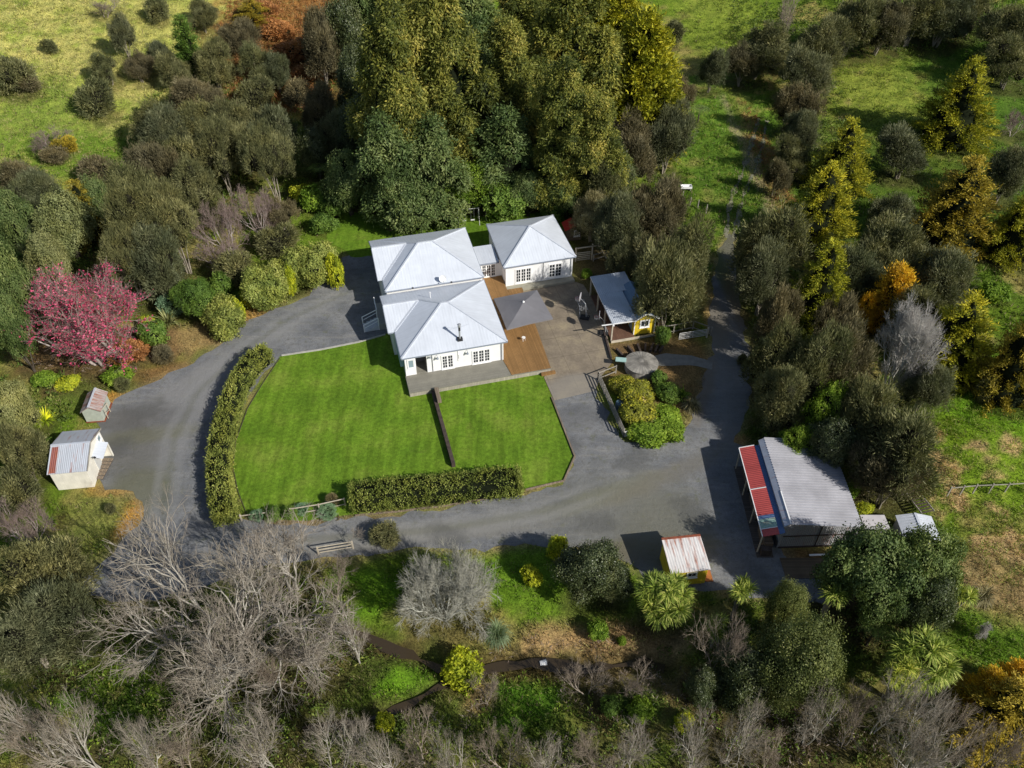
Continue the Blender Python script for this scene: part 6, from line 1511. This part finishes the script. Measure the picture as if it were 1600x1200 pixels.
# ------------------------------------------------------------------ undergrowth and grass (uncountable)
def undergrowth(name,ells,per,mat,L,Wd,hmax,label,seed,m=16,mode='leaf'):
    rs=rs_(seed); pts=[]
    for (px,py,rx,ry,den) in ells:
        x0,y0=at(px,py); r=rng_at(x0,y0,0); s=r/F; sn=H/math.hypot(H,y0); A=rx*s; Bq=ry*s/sn; n=int(3.14*A*Bq*den*per)
        q=rs.rand(n)**.5; a=rs.rand(n)*6.283; pts.append(np.stack([x0+A*q*np.cos(a),y0+Bq*q*np.sin(a)],1))
    P=np.concatenate(pts); x,y=P[:,0],P[:,1]
    ok=np.ones(len(P),bool)
    for pl in (DRIVE,LAWN,LAWN2,PATIO,PATH): ok&=~pip(x,y,pl)&(pdist(x,y,pl)>.35)
    dcr=np.minimum(pdist(x,y,CREEK,False),pdist(x,y,CREEK2,False)); ok&=dcr>.7
    for (a,b_) in NOPLANT: ok&=np.hypot(x-a[0],y-a[1])>b_
    P=P[ok]; K=len(P); z=zgv(P[:,0],P[:,1]); rr=rs.uniform(.4,1,K)
    c=np.repeat(np.stack([P[:,0],P[:,1],z],1),m,0); n=len(c); v=unit(rs.randn(n,3)); v[:,2]=np.abs(v[:,2]); R_=np.repeat(rr,m)[:,None]
    c=c+v*R_*np.array([.55,.55,hmax])*rs.rand(n,1)**.4
    ax=unit(v*.6+rs.randn(n,3)*.5+np.array([0,0,.25])); sd_=unit(np.cross(ax,rs.randn(n,3)))
    V,Fq=leafquads(c,ax,sd_,L*rs.uniform(.6,1.3,n),Wd*rs.uniform(.7,1.3,n)); tint=np.clip(np.repeat(rs.rand(K)*.6,m)+rs.rand(n)*.4,0,1)
    me=npmesh(name,V,Fq,[mat],tint); o=bpy.data.objects.new(name,me); col.objects.link(o); tag(o,label,None,None,'stuff'); o['category']='undergrowth'; return o
NOPLANT=[((-8,60),0),((5,73),17.5),((-39.2,50),4.2),((-40.4,57),2.3),((25,45),5.5),((14.2,39),2.6),((29,42.5),2.5),((20.5,42),2.2)]
undergrowth('undergrowth',[(330,230,150,90,.9),(230,350,150,80,.9),(520,220,70,110,.8),(700,220,190,130,.9),(960,260,80,110,.9),(1230,130,70,130,.8),(1400,25,220,40,.9),(1210,450,60,130,.8),(1330,600,130,90,.9),(1290,680,110,50,.9),(60,450,90,150,.9),(30,300,60,60,.9),(30,700,60,120,.8),(1040,430,50,90,.5),(1000,350,90,60,.8)],1.0,LM['under'],.34,.16,.9,'dense low undergrowth beneath the trees',800)
undergrowth('undergrowth',[(380,1040,240,90,.5),(100,950,160,110,.8),(300,1000,260,110,.8),(300,1150,360,60,.8),(700,1160,330,46,.9),(1150,1000,150,110,.9),(1130,1150,330,60,.9),(1400,980,150,90,.9),(1500,1140,150,60,.8),(470,960,90,60,.7),(680,900,80,60,.7)],1.3,LM['under'],.28,.12,.7,'dark green scrub on the creek flat in the foreground',801)
undergrowth('dry_bracken',[(450,55,100,80,2.2),(480,110,50,40,1.8),(1200,250,18,90,.7),(1110,480,12,50,.6)],1.2,LM['bracken'],.36,.1,.7,'rusty dead bracken and fallen leaves on the bank',802)
undergrowth('dry_scrub',[(900,1020,130,22,1.0),(980,1080,110,50,.9),(740,1095,30,26,1.0),(640,1160,250,40,.6),(1200,1150,120,50,.9),(330,1000,200,90,.5),(120,1120,160,60,.6),(1400,1150,150,50,.6),(160,560,100,26,.5)],1.3,LM['purple'],.34,.035,.6,'dry brown twiggy scrub and dead stalks',803,18)
undergrowth('creeper_flowers',[(1010,628,16,7,2.2),(985,585,24,10,1.6)],7,LM['purple'],.14,.1,3.0,'purplish dead patches on top of the yellow creeper',804,18)
undergrowth('tussock_grass',[(1530,720,100,120,1.0),(1560,850,60,60,1.0),(1450,760,40,40,.8),(1150,235,70,110,.9),(1400,160,130,80,.8),(1130,40,60,55,.7),(1560,620,70,40,.7),(1545,1010,80,50,.6),(820,1090,90,40,.5)],1.5,LM['tussg'],.42,.05,.55,'lumpy green tussock grass in the right hand paddocks',810,16,'leaf')
undergrowth('tussock_grass',[(190,90,300,140,1.3),(120,60,130,60,1.0),(150,835,90,55,.6),(900,1000,120,24,.9),(1545,900,90,50,.9),(1530,760,90,90,.45),(130,620,90,30,.5)],1.2,LM['tusss'],.36,.045,.4,'straw coloured dry tussocks on the pale hill and dry banks',811,14,'leaf')
def grasses(name,n,box_,hgt,wd,seed,label,filt=None,k=5,shade=(.85,1.35)):
    rs=rs_(seed); px=rs.uniform(box_[0],box_[2],n); py=rs.uniform(box_[1],box_[3],n)
    u=(px-800)/F; v=-(py-600)/F; d1=CP+v*SP; d2=-SP+v*CP; t=-H/d2
    x=u*t;y=d1*t
    for _ in range(6): t=(zgv(x,y)-H)/d2; x=u*t; y=d1*t
    ok=np.ones(n,bool)
    for pl in (DRIVE,LAWN,PATIO,PATH,LAWN2): ok&=~pip(x,y,pl)&(pdist(x,y,pl)>.12)
    dcr=np.minimum(pdist(x,y,CREEK,False),pdist(x,y,CREEK2,False)); ok&=dcr>.55
    for (a,b_) in NOPLANT[1:3]+NOPLANT[4:5]: ok&=np.hypot(x-a[0],y-a[1])>b_
    cl=vnoise(x,y,1.3,61)*.6+vnoise(x,y,4,62)*.4; ok&=rs.rand(n)<(cl*1.7-.25)
    x=x[ok];y=y[ok];cl=cl[ok]; K=len(x); z=zgv(x,y)-.03; c=np.repeat(np.stack([x,y,z],1),k,0); m=len(c)
    c[:,:2]+=rs.randn(m,2)*.09
    ax=unit(rs.randn(m,3)*.55+np.array([0,0,.75])); sd_=unit(np.cross(ax,rs.randn(m,3))); hh=np.repeat(hgt*rs.uniform(.5,1.3,K)*(cl*1.2+.3),k)*rs.uniform(.7,1.2,m)
    V,Fq=leafquads(c,ax,sd_,hh,wd*rs.uniform(.6,1.3,m))
    i=np.clip(np.searchsorted(GX,c[:,0])-1,0,len(GX)-2); j=np.clip(np.searchsorted(GY,c[:,1])-1,0,len(GY)-2); cc=C[i,j]*rs.uniform(*shade,(m,1))
    st=rs.rand(m,1)<.14; cc=np.where(st,np.array([.26,.22,.11])*rs.uniform(.7,1.2,(m,1)),cc)
    me=npmesh(name,V,Fq,[GRASSM]); a=me.attributes.new('fcol','FLOAT_COLOR','FACE'); a.data.foreach_set('color',np.concatenate([cc,np.ones((m,1))],1).astype(np.float32).ravel())
    o=bpy.data.objects.new(name,me); col.objects.link(o); tag(o,label,None,None,'stuff'); o['category']='grass'
s=N('grass blades'); a_=s.attr('fcol').outputs['Color']; p_=s.n('ShaderNodeBsdfPrincipled'); s.l(a_,p_.inputs['Base Color']); p_.inputs['Roughness'].default_value=.7; p_.inputs['Specular IOR Level'].default_value=.15
tr_=s.n('ShaderNodeBsdfTranslucent'); s.l(a_,tr_.inputs[0]); mx_=s.n('ShaderNodeMixShader'); mx_.inputs[0].default_value=.3; s.l(p_.outputs[0],mx_.inputs[1]); s.l(tr_.outputs[0],mx_.inputs[2]); s.l(mx_.outputs[0],s.out.inputs[0]); GRASSM=s.m
finish_ground()
grasses('rough_grass',60000,(-60,-40,1660,520),.50,.10,900,'long rough paddock grass on the far side')
undergrowth('undergrowth',[(330,1010,200,90,.5),(300,1120,300,60,.5),(560,960,90,50,.5),(760,1110,180,60,.5),(1100,1130,200,50,.3)],1.0,LM['bg_'] if 'bg_' in LM else LM['bright'],.26,.10,.5,'bright green low weeds between the leafless trees',805)
grasses('rough_grass',90000,(-60,520,1660,1260),.36,.055,901,'long rough grass and weeds around the yard and creek')
# ------------------------------------------------------------------ light
sun=bpy.data.lights.new('sun','SUN'); sun.energy=5.0; sun.angle=R(.53); sun.color=(1.0,.965,.90); so=bpy.data.objects.new('sun',sun); col.objects.link(so)
el=R(35); az=R(143); dv=Vector((math.cos(az)*math.cos(el),math.sin(az)*math.cos(el),-math.sin(el))); so.rotation_euler=dv.to_track_quat('-Z','Y').to_euler(); so.location=(60,-40,80)
w=bpy.data.worlds.new('World'); sc.world=w; w.use_nodes=True; nt=w.node_tree; bg=nt.nodes['Background']; sky=nt.nodes.new('ShaderNodeTexSky'); sky.sky_type='NISHITA'; sky.sun_disc=False; sky.sun_elevation=el; sky.sun_rotation=math.atan2(-dv.x,-dv.y)
nt.links.new(sky.outputs[0],bg.inputs[0]); bg.inputs[1].default_value=.09
sc.view_settings.view_transform='Standard'; sc.view_settings.look='None'; sc.view_settings.exposure=0; sc.view_settings.gamma=1
